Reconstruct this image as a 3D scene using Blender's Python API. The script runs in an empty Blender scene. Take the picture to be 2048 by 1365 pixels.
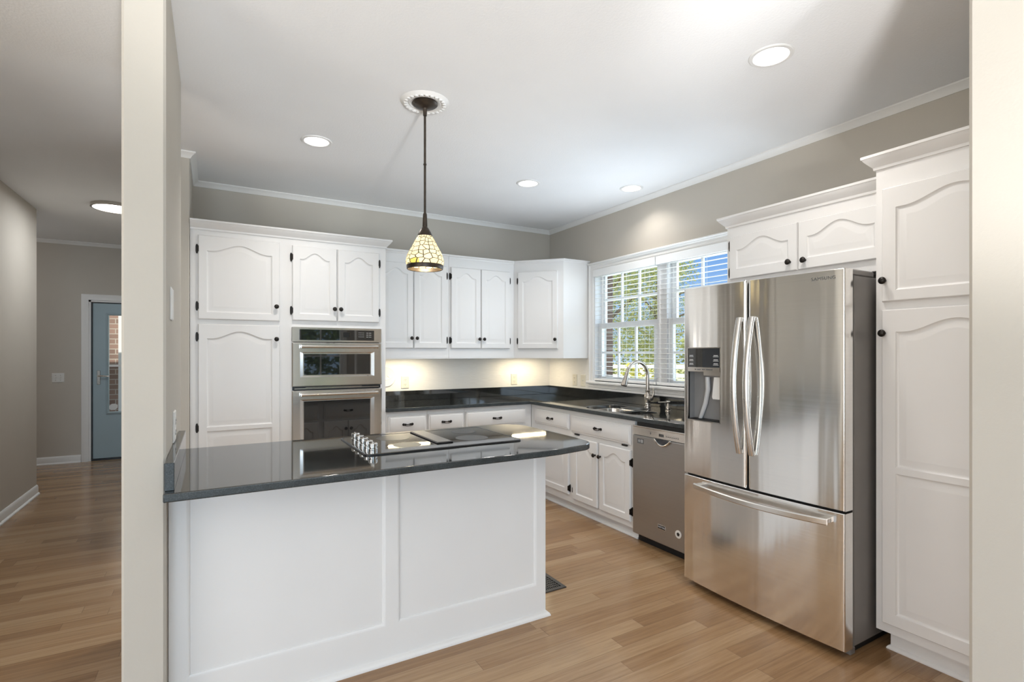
import bpy, bmesh, math, random
from mathutils import Matrix, Vector
random.seed(11)
R = math.radians
PI = math.pi
SC = bpy.context.scene
COL = SC.collection

# ------------------------------------------------------------------ camera
EYE = 1.37
cam_d = bpy.data.cameras.new('camera')
cam_d.sensor_width = 36.0
cam_d.lens = 1034.0 / 2048 * 36.0
cam_d.shift_y = 23.5 / 2048
cam_d.clip_start = 0.05
cam = bpy.data.objects.new('camera', cam_d)
cam.location = (0, 0, EYE)
cam.rotation_euler = (R(90), 0, R(-30))
COL.objects.link(cam)
SC.camera = cam

# ------------------------------------------------------------------ world, sun, daylight, exposure
vs = SC.view_settings
vs.view_transform = 'Standard'
vs.look = 'None'
vs.exposure = 0.08
vs.gamma = 1.0
vs.use_curve_mapping = False

world = bpy.data.worlds.new('sky')
SC.world = world
world.use_nodes = True
wn = world.node_tree
bg = wn.nodes['Background']
tc = wn.nodes.new('ShaderNodeTexCoord')
sx = wn.nodes.new('ShaderNodeSeparateXYZ')
rp = wn.nodes.new('ShaderNodeValToRGB')
for el, (p, c) in zip([rp.color_ramp.elements[0], rp.color_ramp.elements[1], rp.color_ramp.elements.new(0.5)],
                      [(0.0, (0.50, 0.70, 0.98, 1)), (1.0, (0.06, 0.20, 0.62, 1)), (0.22, (0.14, 0.37, 0.86, 1))]):
    el.position = p
    el.color = c
wn.links.new(tc.outputs['Generated'], sx.inputs[0])
wn.links.new(sx.outputs['Z'], rp.inputs[0])
wn.links.new(rp.outputs[0], bg.inputs[0])
bg.inputs[1].default_value = 1.0

def lamp(name, kind, energy, loc, rot=(0, 0, 0), size=None, size_y=None, color=(1, 1, 1), parent=None, shape=None, **kw):
    d = bpy.data.lights.new(name, kind)
    d.energy = energy
    d.color = color
    if kind == 'AREA':
        d.shape = shape or ('RECTANGLE' if size_y else 'SQUARE')
        d.size = size
        if size_y:
            d.size_y = size_y
    for k, v in kw.items():
        setattr(d, k, v)
    o = bpy.data.objects.new(name, d)
    o.location = loc
    o.rotation_euler = rot
    COL.objects.link(o)
    if parent:
        o.parent = parent
    return o

sun = lamp('sun', 'SUN', 6.5, (0, 0, 12), (R(42), 0, R(-38)), color=(1.0, 0.95, 0.86), angle=R(0.6))
DAY = (0.74, 0.87, 1.0)
# daylight at the big windows behind the camera, with an added side fill
lamp('window_daylight_rear', 'AREA', 126, (-0.85, -3.05, 1.30), (R(118), 0, 0), 3.1, 1.8, (.64, .82, 1.0))
lamp('window_daylight_left', 'AREA', 80, (-3.85, -0.5, 1.35), (R(104), 0, R(-90)), 2.6, 1.8, (1.0, .965, .92))
lamp('living_side_fill', 'AREA', 12, (-3.85, 1.6, 1.5), (R(90), 0, R(-90)), 1.6, 1.8, (1.0, .965, .92))  # added fill for surfaces facing left, no window in this stretch of wall
lamp('window_daylight_kitchen', 'AREA', 11, (3.08, 2.98, 1.66), (R(134), 0, R(90)), 1.3, 0.5, DAY)
lamp('window_daylight_blinds', 'AREA', 13, (3.452, 3.18, 1.64), (R(90), 0, R(90)), 1.75, 1.05, DAY)
# added unseen spots that brighten the ceiling, no fixtures of their own
lamp('ceiling_fill_middle', 'SPOT', 760, (0.4, -2.6, .9), (R(122), 0, R(-4)), spot_size=R(42), spot_blend=.5, shadow_soft_size=.2)
lamp('ceiling_streak_fill', 'SPOT', 200, (0.48, -.48, .7), (R(133), 0, R(-50)), spot_size=R(40), spot_blend=.8, shadow_soft_size=.12)  # unseen spot added to make the bright streak on the right ceiling
lamp('ceiling_fill_back', 'SPOT', 15, (3.1, 3.0, 1.30), (R(142), 0, R(60)), color=DAY, spot_size=R(95), spot_blend=.8, shadow_soft_size=.25)  # unseen spot added above the sink to lift the back ceiling
lamp('hall_fill_far', 'POINT', 7, (-2.6, 7.3, 2.3), shadow_soft_size=.15, color=(.95, .97, 1))  # fill added out of view to brighten the far hall, no fixture

# ------------------------------------------------------------------ node helpers / materials
def new_mat(name):
    m = bpy.data.materials.new(name)
    m.use_nodes = True
    nt = m.node_tree
    return m, nt, nt.nodes['Principled BSDF']

def nd(nt, kind, **kw):
    n = nt.nodes.new(kind)
    for k, v in kw.items():
        setattr(n, k, v)
    return n

def lk(nt, a, b):
    nt.links.new(a, b)

def math_n(nt, op, a, b=None, c=None):
    n = nd(nt, 'ShaderNodeMath', operation=op)
    for i, v in enumerate((a, b, c)):
        if v is None:
            continue
        if isinstance(v, (int, float)):
            n.inputs[i].default_value = v
        else:
            lk(nt, v, n.inputs[i])
    return n.outputs[0]

def ramp(nt, fac, stops):
    n = nd(nt, 'ShaderNodeValToRGB')
    e = n.color_ramp.elements
    while len(e) < len(stops):
        e.new(0.5)
    for el, (p, c) in zip(e, stops):
        el.position = p
        el.color = (*c, 1)
    lk(nt, fac, n.inputs[0])
    return n.outputs[0]

def noise(nt, vec, scale, detail=3, rough=0.5, mapping=None):
    n = nd(nt, 'ShaderNodeTexNoise')
    n.inputs['Scale'].default_value = scale
    n.inputs['Detail'].default_value = detail
    n.inputs['Roughness'].default_value = rough
    if mapping:
        mp = nd(nt, 'ShaderNodeMapping')
        mp.inputs['Scale'].default_value = mapping
        lk(nt, vec, mp.inputs[0])
        vec = mp.outputs[0]
    lk(nt, vec, n.inputs[0])
    return n.outputs['Fac']

def bump(nt, p, height, strength, dist=0.01):
    b = nd(nt, 'ShaderNodeBump')
    b.inputs['Strength'].default_value = strength
    b.inputs['Distance'].default_value = dist
    lk(nt, height, b.inputs['Height'])
    lk(nt, b.outputs[0], p.inputs['Normal'])

def objco(nt):
    return nd(nt, 'ShaderNodeTexCoord').outputs['Object']

def paint(name, col, rough=0.5, bscale=60, bstr=0.06, vary=0.03, spec=0.5):
    m, nt, p = new_mat(name)
    co = objco(nt)
    f = noise(nt, co, 3.0, 2)
    lo = tuple(c * (1 - vary) for c in col)
    hi = tuple(min(1, c * (1 + vary)) for c in col)
    lk(nt, ramp(nt, f, [(0.3, lo), (0.7, hi)]), p.inputs['Base Color'])
    p.inputs['Roughness'].default_value = rough
    p.inputs['Specular IOR Level'].default_value = spec
    if bstr:
        bump(nt, p, noise(nt, co, bscale, 3), bstr, 0.004)
    return m

def plain(name, col, rough=0.5, metal=0.0, spec=0.5, vary=0.05, coat=0.0, scale=8.0):
    m, nt, p = new_mat(name)
    f = noise(nt, objco(nt), scale, 3)
    lk(nt, ramp(nt, f, [(0.3, tuple(c * (1 - vary) for c in col)), (0.7, tuple(min(1, c * (1 + vary)) for c in col))]), p.inputs['Base Color'])
    p.inputs['Roughness'].default_value = rough
    p.inputs['Metallic'].default_value = metal
    p.inputs['Specular IOR Level'].default_value = spec
    p.inputs['Coat Weight'].default_value = coat
    p.inputs['Coat Roughness'].default_value = 0.03
    return m

def brushed(name, col, rough, aniso, stretch, wavy=0):
    m, nt, p = new_mat(name)
    co = objco(nt)
    f = noise(nt, co, 1.0, 4, 0.6, mapping=stretch)
    lk(nt, ramp(nt, f, [(0.25, tuple(c * 0.94 for c in col)), (0.75, col)]), p.inputs['Base Color'])
    r = nd(nt, 'ShaderNodeMapRange')
    r.inputs['To Min'].default_value = rough * 0.85
    r.inputs['To Max'].default_value = rough * 1.15
    lk(nt, f, r.inputs['Value'])
    lk(nt, r.outputs[0], p.inputs['Roughness'])
    p.inputs['Metallic'].default_value = 1.0
    p.inputs['Anisotropic'].default_value = aniso
    if wavy:
        bump(nt, p, noise(nt, co, 1.0, 2, 0.5, mapping=(9, 9, 0.35)), wavy, 0.02)
    p.inputs['Anisotropic Rotation'].default_value = 0.25
    t = nd(nt, 'ShaderNodeTangent', direction_type='RADIAL', axis='Z')
    lk(nt, t.outputs[0], p.inputs['Tangent'])
    return m

def emit(name, col, strength):
    m, nt, p = new_mat(name)
    p.inputs['Base Color'].default_value = (*col, 1)
    p.inputs['Emission Color'].default_value = (*col, 1)
    p.inputs['Emission Strength'].default_value = strength
    f = noise(nt, objco(nt), 6, 1)
    lk(nt, ramp(nt, f, [(0, tuple(c * .97 for c in col)), (1, col)]), p.inputs['Base Color'])
    return m

def pane_mat(name, tint=(0.95, 0.97, 0.97), refl=0.08):
    m, nt, p = new_mat(name)
    out = nt.nodes['Material Output']
    nt.nodes.remove(p)
    tr = nd(nt, 'ShaderNodeBsdfTransparent')
    tr.inputs[0].default_value = (*tint, 1)
    gl = nd(nt, 'ShaderNodeBsdfGlossy')
    gl.inputs['Roughness'].default_value = 0.02
    fr = nd(nt, 'ShaderNodeLayerWeight')
    fr.inputs[0].default_value = 0.5
    mx = nd(nt, 'ShaderNodeMixShader')
    lk(nt, math_n(nt, 'MULTIPLY_ADD', math_n(nt, 'POWER', fr.outputs['Facing'], 5.0), 0.5, 0.035), mx.inputs[0])
    lk(nt, tr.outputs[0], mx.inputs[1])
    lk(nt, gl.outputs[0], mx.inputs[2])
    lk(nt, mx.outputs[0], out.inputs[0])
    return m

def wood_floor():
    m, nt, p = new_mat('oak_floor')
    co = objco(nt)
    sp = nd(nt, 'ShaderNodeSeparateXYZ')
    lk(nt, co, sp.inputs[0])
    x, y = sp.outputs[0], sp.outputs[1]
    W = 0.083
    yr = math_n(nt, 'DIVIDE', y, W)
    row = math_n(nt, 'FLOOR', yr)
    fy = math_n(nt, 'FRACT', yr)
    wn1 = nd(nt, 'ShaderNodeTexWhiteNoise', noise_dimensions='1D')
    lk(nt, row, wn1.inputs['W'])
    ln = math_n(nt, 'MULTIPLY_ADD', wn1.outputs['Value'], 0.9, 0.8)
    xo = math_n(nt, 'MULTIPLY_ADD', wn1.outputs['Value'], 17.3, x)
    xr = math_n(nt, 'DIVIDE', xo, ln)
    idx = math_n(nt, 'FLOOR', xr)
    fx = math_n(nt, 'FRACT', xr)
    cmb = nd(nt, 'ShaderNodeCombineXYZ')
    lk(nt, row, cmb.inputs[0])
    lk(nt, idx, cmb.inputs[1])
    wn2 = nd(nt, 'ShaderNodeTexWhiteNoise', noise_dimensions='3D')
    lk(nt, cmb.outputs[0], wn2.inputs['Vector'])
    base = ramp(nt, wn2.outputs['Value'], [(0.0, (0.27, 0.155, 0.074)), (0.3, (0.32, 0.192, 0.097)), (0.65, (0.36, 0.225, 0.119)), (1.0, (0.41, 0.272, 0.152))])
    # grain follows each board
    off = nd(nt, 'ShaderNodeVectorMath', operation='MULTIPLY_ADD')
    lk(nt, wn2.outputs['Color'], off.inputs[0])
    off.inputs[1].default_value = (31, 17, 9)
    lk(nt, co, off.inputs[2])
    g1 = noise(nt, off.outputs[0], 1.0, 5, 0.62, mapping=(2.2, 38, 1))
    g2 = noise(nt, off.outputs[0], 1.0, 3, 0.6, mapping=(9, 190, 1))
    wv = nd(nt, 'ShaderNodeTexWave', wave_type='BANDS', bands_direction='Y')
    wv.inputs['Scale'].default_value = 9
    wv.inputs['Distortion'].default_value = 9
    wv.inputs['Detail'].default_value = 2
    wv.inputs['Detail Scale'].default_value = 0.7
    mp = nd(nt, 'ShaderNodeMapping')
    mp.inputs['Scale'].default_value = (0.35, 1.6, 1)
    lk(nt, off.outputs[0], mp.inputs[0])
    lk(nt, mp.outputs[0], wv.inputs[0])
    gg = math_n(nt, 'ADD', math_n(nt, 'MULTIPLY', g1, 0.6), math_n(nt, 'ADD', math_n(nt, 'MULTIPLY', g2, 0.25), math_n(nt, 'MULTIPLY', wv.outputs['Fac'], 0.05)))
    gr = ramp(nt, gg, [(0.22, (0.70, 0.64, 0.58)), (0.55, (1.08, 1.08, 1.08))])
    mul = nd(nt, 'ShaderNodeMix', data_type='RGBA', blend_type='MULTIPLY')
    mul.inputs[0].default_value = 1.0
    lk(nt, base, mul.inputs[6])
    lk(nt, gr, mul.inputs[7])
    # seams
    ey = math_n(nt, 'LESS_THAN', math_n(nt, 'MINIMUM', fy, math_n(nt, 'SUBTRACT', 1.0, fy)), 0.012)
    ex = math_n(nt, 'LESS_THAN', math_n(nt, 'MINIMUM', fx, math_n(nt, 'SUBTRACT', 1.0, fx)), 0.0012)
    seam = math_n(nt, 'MAXIMUM', ey, ex)
    mx = nd(nt, 'ShaderNodeMix', data_type='RGBA', blend_type='MIX')
    lk(nt, math_n(nt, 'MULTIPLY', seam, 0.4), mx.inputs[0])
    lk(nt, mul.outputs[2], mx.inputs[6])
    mx.inputs[7].default_value = (0.07, 0.04, 0.02, 1)
    lk(nt, mx.outputs[2], p.inputs['Base Color'])
    rr = nd(nt, 'ShaderNodeMapRange')
    rr.inputs['To Min'].default_value = 0.13
    rr.inputs['To Max'].default_value = 0.27
    lk(nt, g1, rr.inputs['Value'])
    lk(nt, rr.outputs[0], p.inputs['Roughness'])
    h = math_n(nt, 'SUBTRACT', math_n(nt, 'MULTIPLY', g2, 0.25), seam)
    bump(nt, p, h, 0.12, 0.002)
    return m

def granite(name='black_granite', dark=(0.008, 0.009, 0.009), rough=0.045, ior=2.0):
    m, nt, p = new_mat(name)
    co = objco(nt)
    f = noise(nt, co, 240, 4, 0.7)
    f2 = noise(nt, co, 16, 3)
    c = ramp(nt, f, [(0.42, dark), (0.60, tuple(v * 1.6 + .01 for v in dark)), (0.72, (0.11, 0.12, 0.12)), (0.8, (0.3, 0.3, 0.29))])
    c2 = ramp(nt, f2, [(0.3, (0.75, 0.75, 0.75)), (0.7, (1.2, 1.2, 1.2))])
    mul = nd(nt, 'ShaderNodeMix', data_type='RGBA', blend_type='MULTIPLY')
    mul.inputs[0].default_value = 1
    lk(nt, c, mul.inputs[6])
    lk(nt, c2, mul.inputs[7])
    lk(nt, mul.outputs[2], p.inputs['Base Color'])
    p.inputs['Roughness'].default_value = rough
    p.inputs['IOR'].default_value = ior
    return m

def brick_mat():
    m, nt, p = new_mat('brick')
    co = objco(nt)
    mp = nd(nt, 'ShaderNodeMapping')
    mp.inputs['Rotation'].default_value = (R(90), 0, 0)
    lk(nt, co, mp.inputs[0])
    b = nd(nt, 'ShaderNodeTexBrick')
    lk(nt, mp.outputs[0], b.inputs[0])
    b.inputs['Scale'].default_value = 1.0
    b.inputs['Brick Width'].default_value = 0.21
    b.inputs['Row Height'].default_value = 0.075
    b.inputs['Mortar Size'].default_value = 0.006
    b.inputs['Color1'].default_value = (0.30, 0.19, 0.15, 1)
    b.inputs['Color2'].default_value = (0.20, 0.13, 0.105, 1)
    b.inputs['Mortar'].default_value = (0.42, 0.38, 0.33, 1)
    lk(nt, b.outputs[0], p.inputs['Base Color'])
    p.inputs['Roughness'].default_value = 0.9
    return m

def stained_glass():
    m, nt, p = new_mat('stained_glass')
    out = nt.nodes['Material Output']
    co = objco(nt)
    sp = nd(nt, 'ShaderNodeSeparateXYZ')
    lk(nt, co, sp.inputs[0])
    ang = math_n(nt, 'ARCTAN2', sp.outputs[1], sp.outputs[0])
    cm = nd(nt, 'ShaderNodeCombineXYZ')
    lk(nt, math_n(nt, 'MULTIPLY', ang, 2.55), cm.inputs[0])
    lk(nt, math_n(nt, 'MULTIPLY', sp.outputs[2], 40.0), cm.inputs[1])
    v1 = nd(nt, 'ShaderNodeTexVoronoi', feature='DISTANCE_TO_EDGE', voronoi_dimensions='2D')
    v1.inputs['Scale'].default_value = 1.0
    v1.inputs['Randomness'].default_value = 0.75
    lk(nt, cm.outputs[0], v1.inputs['Vector'])
    v2 = nd(nt, 'ShaderNodeTexVoronoi', feature='F1', voronoi_dimensions='2D')
    v2.inputs['Scale'].default_value = 1.0
    v2.inputs['Randomness'].default_value = 0.75
    lk(nt, cm.outputs[0], v2.inputs['Vector'])
    lead = math_n(nt, 'LESS_THAN', v1.outputs['Distance'], 0.06)
    sc = nd(nt, 'ShaderNodeSeparateColor')
    lk(nt, v2.outputs['Color'], sc.inputs[0])
    low = math_n(nt, 'MULTIPLY', math_n(nt, 'LESS_THAN', sp.outputs[2], 0.085), math_n(nt, 'LESS_THAN', math_n(nt, 'COSINE', ang), -0.62))
    pick = math_n(nt, 'MULTIPLY', sc.outputs[0], low)
    col = ramp(nt, pick, [(0.0, (0.95, 0.90, 0.70)), (0.45, (0.95, 0.86, 0.60)), (0.60, (0.62, 0.58, 0.24)), (0.74, (0.34, 0.50, 0.38)), (0.84, (0.72, 0.48, 0.30)), (0.92, (0.95, 0.86, 0.62))])
    for e in nt.nodes:
        if e.bl_idname == 'ShaderNodeValToRGB':
            e.color_ramp.interpolation = 'CONSTANT'
    tl = nd(nt, 'ShaderNodeBsdfTranslucent')
    lk(nt, col, tl.inputs[0])
    p.inputs['Roughness'].default_value = 0.15
    lk(nt, col, p.inputs['Base Color'])
    lk(nt, col, p.inputs['Emission Color'])
    p.inputs['Emission Strength'].default_value = 0.30
    mx = nd(nt, 'ShaderNodeMixShader')
    mx.inputs[0].default_value = 0.55
    lk(nt, p.outputs[0], mx.inputs[1])
    lk(nt, tl.outputs[0], mx.inputs[2])
    ld = nd(nt, 'ShaderNodeBsdfPrincipled')
    ld.inputs['Base Color'].default_value = (0.05, 0.04, 0.03, 1)
    ld.inputs['Metallic'].default_value = 0.6
    ld.inputs['Roughness'].default_value = 0.45
    m2 = nd(nt, 'ShaderNodeMixShader')
    lk(nt, lead, m2.inputs[0])
    lk(nt, mx.outputs[0], m2.inputs[1])
    lk(nt, ld.outputs[0], m2.inputs[2])
    lk(nt, m2.outputs[0], out.inputs[0])
    return m

def leaf_mat(name, a, b):
    m, nt, p = new_mat(name)
    g = nd(nt, 'ShaderNodeNewGeometry')
    f = nd(nt, 'ShaderNodeTexWhiteNoise', noise_dimensions='1D')
    lk(nt, g.outputs['Random Per Island'], f.inputs['W'])
    lk(nt, ramp(nt, f.outputs['Value'], [(0, a), (1, b)]), p.inputs['Base Color'])
    p.inputs['Roughness'].default_value = 0.6
    p.inputs['Subsurface Weight'].default_value = 0.0
    tl = nd(nt, 'ShaderNodeBsdfTranslucent')
    tl.inputs[0].default_value = (*b, 1)
    mx = nd(nt, 'ShaderNodeMixShader')
    mx.inputs[0].default_value = 0.35
    lk(nt, p.outputs[0], mx.inputs[1])
    lk(nt, tl.outputs[0], mx.inputs[2])
    lk(nt, mx.outputs[0], nt.nodes['Material Output'].inputs[0])
    return m

M = {}
M['ceiling'] = paint('ceiling_paint', (0.86, 0.86, 0.86), 0.9, 90, 0.25, 0.01)
M['wall'] = paint('greige_wall_paint', (0.528, 0.488, 0.428), 0.8, 120, 0.10, 0.015)
M['splash_wall'] = None
M['cab'] = paint('white_cabinet_paint', (0.80, 0.785, 0.77), 0.38, 25, 0.03, 0.012)
M['trim'] = paint('white_trim_paint', (0.80, 0.79, 0.77), 0.4, 30, 0.03, 0.01)
M['floor'] = wood_floor()
M['granite'] = granite()
M['granite_edge'] = granite('honed_granite_edge', (0.030, 0.036, 0.038), 0.33, 1.45)
M['steel'] = brushed('brushed_stainless_steel', (0.90, 0.885, 0.86), 0.15, 0.8, (1.5, 1.5, 260), 0.16)
M['steel_smooth'] = brushed('satin_stainless_steel', (0.78, 0.755, 0.72), 0.17, 0.3, (3, 3, 120))
M['handle_steel'] = brushed('satin_handle_steel', (0.74, 0.715, 0.68), 0.27, 0.4, (1.5, 1.5, 1.5))
M['dw_steel'] = brushed('dishwasher_steel', (0.43, 0.425, 0.42), 0.33, 0.6, (1.5, 1.5, 260))
M['fridge_side'] = plain('grey_textured_steel_side', (0.23, 0.215, 0.205), 0.38, 0.2)
M['plate_grey'] = plain('light_grey_plastic', (0.50, 0.50, 0.50), 0.3)
M['panel_grey'] = plain('dark_grey_touch_panel', (0.035, 0.038, 0.043), 0.12)
M['disp_grey'] = plain('blue_grey_dispenser_plastic', (0.21, 0.207, 0.205), 0.35)
M['chrome'] = plain('polished_chrome', (0.78, 0.77, 0.75), 0.07, 1.0)
M['nickel'] = plain('brushed_nickel', (0.52, 0.48, 0.43), 0.22, 1.0)
M['bronze'] = plain('dark_bronze_hardware', (0.022, 0.018, 0.015), 0.38, 0.5, vary=0.3, scale=60)
M['lamp_bronze'] = plain('oil_rubbed_bronze', (0.055, 0.042, 0.032), 0.35, 0.6, vary=0.3, scale=30)
M['black'] = plain('black_plastic', (0.012, 0.012, 0.013), 0.35)
M['void'] = plain('black_kick_space', (0.006, 0.005, 0.005), 0.7)
M['oven_glass'] = plain('black_oven_glass', (0.012, 0.013, 0.014), 0.02, 0, 1.0, coat=0.6)
M['cook_glass'] = plain('black_ceramic_glass', (0.010, 0.010, 0.011), 0.03, 0, 0.6)
M['print'] = plain('printed_grey_ring', (0.018, 0.018, 0.018), 0.28, 0, 0.3)
M['mark'] = plain('printed_light_marks', (0.60, 0.60, 0.60), 0.5)
M['dark_mark'] = plain('printed_dark_marks', (0.10, 0.10, 0.10), 0.5)
M['ivory'] = plain('ivory_plastic', (0.72, 0.68, 0.58), 0.35)
M['plate_white'] = plain('white_plastic', (0.74, 0.73, 0.70), 0.35)
M['slat'] = paint('white_blind_slats', (0.82, 0.82, 0.81), 0.4, 20, 0.02, 0.01)
M['vinyl'] = paint('white_vinyl_sash', (0.80, 0.81, 0.82), 0.35, 20, 0.0, 0.01)
M['pane'] = pane_mat('window_pane')
M['led'] = emit('recessed_light_lens', (1.0, 0.97, 0.93), 4.0)
M['uc_led'] = emit('warm_light_bar_lens', (1.0, 0.86, 0.60), 5.0)
M['bulb'] = emit('frosted_bulb', (1.0, 0.85, 0.60), 5.0)
M['glass_shade'] = stained_glass()
M['brick'] = brick_mat()
M['door_blue'] = paint('blue_grey_door_paint', (0.34, 0.435, 0.475), 0.35, 40, 0.02, 0.02)
M['vent'] = plain('pewter_floor_register', (0.075, 0.072, 0.07), 0.4, 0.6)
M['leaf'] = leaf_mat('broad_green_leaves', (0.13, 0.18, 0.05), (0.52, 0.54, 0.20))
M['leaf_dark'] = leaf_mat('dark_green_leaves', (0.03, 0.085, 0.02), (0.16, 0.24, 0.07))
M['leaf_gold'] = leaf_mat('yellow_green_leaves', (0.30, 0.33, 0.05), (0.75, 0.68, 0.15))
M['bark'] = plain('grey_brown_bark', (0.13, 0.10, 0.075), 0.9, scale=12, vary=0.3)
M['lawn'] = paint('dry_sunny_lawn', (0.56, 0.53, 0.27), 0.95, 14, 0.3, 0.25)
M['fence'] = paint('white_fence_paint', (0.80, 0.80, 0.78), 0.6, 20, 0.0, 0.02)
M['shutter'] = paint('white_shutter_paint', (0.70, 0.72, 0.74), 0.45, 20, 0.0, 0.01)
M['mesh_metal'] = None

def splash_paint():
    m, nt, p = new_mat('white_embossed_backsplash_paint')
    co = objco(nt)
    f = noise(nt, co, 1.0, 3, 0.6, mapping=(14, 14, 120))
    lk(nt, ramp(nt, f, [(0.2, (0.79, 0.77, 0.735)), (0.8, (0.84, 0.825, 0.79))]), p.inputs['Base Color'])
    p.inputs['Roughness'].default_value = 0.55
    bump(nt, p, f, 0.35, 0.004)
    return m
M['splash_wall'] = splash_paint()

def mesh_metal():
    m, nt, p = new_mat('perforated_vent_grille')
    co = objco(nt)
    v = nd(nt, 'ShaderNodeTexVoronoi')
    v.inputs['Scale'].default_value = 220
    v.inputs['Randomness'].default_value = 0.0
    lk(nt, co, v.inputs['Vector'])
    lk(nt, ramp(nt, v.outputs['Distance'], [(0.28, (0.02, 0.02, 0.02)), (0.4, (0.36, 0.34, 0.31))]), p.inputs['Base Color'])
    p.inputs['Metallic'].default_value = 0.6
    p.inputs['Roughness'].default_value = 0.35
    return m
M['mesh_metal'] = mesh_metal()

# ------------------------------------------------------------------ mesh helpers
def BM():
    return bmesh.new()

def box(bm, x0, x1, y0, y1, z0, z1, bev=0.0, seg=1):
    if x0 > x1: x0, x1 = x1, x0
    if y0 > y1: y0, y1 = y1, y0
    if z0 > z1: z0, z1 = z1, z0
    v = [bm.verts.new(c) for c in ((x0, y0, z0), (x1, y0, z0), (x1, y1, z0), (x0, y1, z0), (x0, y0, z1), (x1, y0, z1), (x1, y1, z1), (x0, y1, z1))]
    fs = [bm.faces.new([v[i] for i in q]) for q in ((0, 3, 2, 1), (4, 5, 6, 7), (0, 1, 5, 4), (1, 2, 6, 5), (2, 3, 7, 6), (3, 0, 4, 7))]
    if bev:
        es = set(e for f in fs for e in f.edges)
        bmesh.ops.bevel(bm, geom=list(es), offset=bev, segments=seg, affect='EDGES', clamp_overlap=True)
    return bm

def bxm(*boxes, bev=0.0):
    bm = BM()
    for b in boxes:
        box(bm, *b, bev=bev)
    return bm

def loops_mesh(bm, loops, cap0=False, cap1=True, closed=True):
    """skin consecutive loops that have equal point counts"""
    vl = [[bm.verts.new(p) for p in lp] for lp in loops]
    n = len(vl[0])
    for a, b in zip(vl[:-1], vl[1:]):
        for i in range(n if closed else n - 1):
            j = (i + 1) % n
            try:
                bm.faces.new((a[i], a[j], b[j], b[i]))
            except ValueError:
                pass
    if cap0:
        bm.faces.new(list(reversed(vl[0])))
    if cap1:
        bm.faces.new(vl[-1])
    return bm

def lathe(bm, prof, seg=24, mat=None, cap=True):
    """prof: [(r, z)] revolved about local z, optionally moved by mat"""
    loops = []
    for r, z in prof:
        r = max(r, 1e-5)
        loops.append([Vector((r * math.cos(2 * PI * i / seg), r * math.sin(2 * PI * i / seg), z)) for i in range(seg)])
    if mat is not None:
        loops = [[mat @ p for p in lp] for lp in loops]
    return loops_mesh(bm, loops, cap0=cap, cap1=cap)

def tube(bm, pts, rad, seg=12, cap=True):
    pts = [Vector(p) for p in pts]
    n = len(pts)
    rads = rad if isinstance(rad, (list, tuple)) else [rad] * n
    loops = []
    prev = None
    for i, p in enumerate(pts):
        t = (pts[min(i + 1, n - 1)] - pts[max(i - 1, 0)]).normalized()
        if prev is None:
            up = Vector((0, 0, 1)) if abs(t.z) < 0.9 else Vector((1, 0, 0))
            a = t.cross(up).normalized()
        else:
            a = (prev - t * prev.dot(t)).normalized()
        b = t.cross(a)
        prev = a
        loops.append([p + (a * math.cos(2 * PI * k / seg) + b * math.sin(2 * PI * k / seg)) * rads[i] for k in range(seg)])
    return loops_mesh(bm, loops, cap0=cap, cap1=cap)

def bar(bm, pts, w, h, side, rounded=False):
    """rectangular bar with eased corners swept along pts; side = width direction"""
    pts = [Vector(p) for p in pts]
    side = Vector(side).normalized()
    loops = []
    n = len(pts)
    e = min(w, h) * 0.28
    for i, p in enumerate(pts):
        t = (pts[min(i + 1, n - 1)] - pts[max(i - 1, 0)]).normalized()
        nn = t.cross(side).normalized()
        prof = [(-w/2+e, -h/2), (w/2-e, -h/2), (w/2, -h/2+e), (w/2, h/2-e), (w/2-e, h/2), (-w/2+e, h/2), (-w/2, h/2-e), (-w/2, -h/2+e)]
        if rounded:
            prof = [(w / 2 * math.cos(2 * PI * q / 20), h / 2 * math.sin(2 * PI * q / 20)) for q in range(20)]
        loops.append([p + side * a + nn * b for a, b in prof])
    return loops_mesh(bm, loops, cap0=True, cap1=True)

def sweep(bm, path, prof, fn=None, closed=False):
    """profile [(out, up)] swept with mitres along a 2-D path; out is to the right of travel. fn maps (a, b, up) to xyz"""
    fn = fn or (lambda a, b, c: (a, b, c))
    P = [Vector(p) for p in path]
    n = len(P)
    loops = []
    for i in range(n):
        d0 = (P[i] - P[i - 1]).normalized() if (i > 0 or closed) else None
        d1 = (P[(i + 1) % n] - P[i]).normalized() if (i < n - 1 or closed) else None
        d0 = d0 or d1
        d1 = d1 or d0
        n0 = Vector((d0.y, -d0.x))
        n1 = Vector((d1.y, -d1.x))
        m = (n0 + n1)
        m = m / max(1e-6, (m.length_squared / 2))
        loops.append([Vector(fn(P[i].x + m.x * o, P[i].y + m.y * o, u)) for o, u in prof])
    if closed:
        loops.append(loops[0])
    return loops_mesh(bm, loops, cap0=not closed, cap1=not closed)

def prism(bm, outer, z0, z1, holes=()):
    """vertical prism of a 2-D outline, with holes"""
    rings = [outer] + list(holes)
    top_e, bot_e = [], []
    for rg in rings:
        a = [bm.verts.new((x, y, z0)) for x, y in rg]
        b = [bm.verts.new((x, y, z1)) for x, y in rg]
        n = len(rg)
        for i in range(n):
            j = (i + 1) % n
            bm.faces.new((a[i], a[j], b[j], b[i]))
            bot_e.append(bm.edges.get((a[i], a[j])))
            top_e.append(bm.edges.get((b[i], b[j])))
    if holes:
        bmesh.ops.triangle_fill(bm, use_beauty=True, use_dissolve=False, edges=top_e)
        bmesh.ops.triangle_fill(bm, use_beauty=True, use_dissolve=False, edges=bot_e)
    else:
        bmesh.ops.contextual_create(bm, geom=top_e)
        bmesh.ops.contextual_create(bm, geom=bot_e)
    bmesh.ops.recalc_face_normals(bm, faces=bm.faces[:])
    return bm

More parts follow.
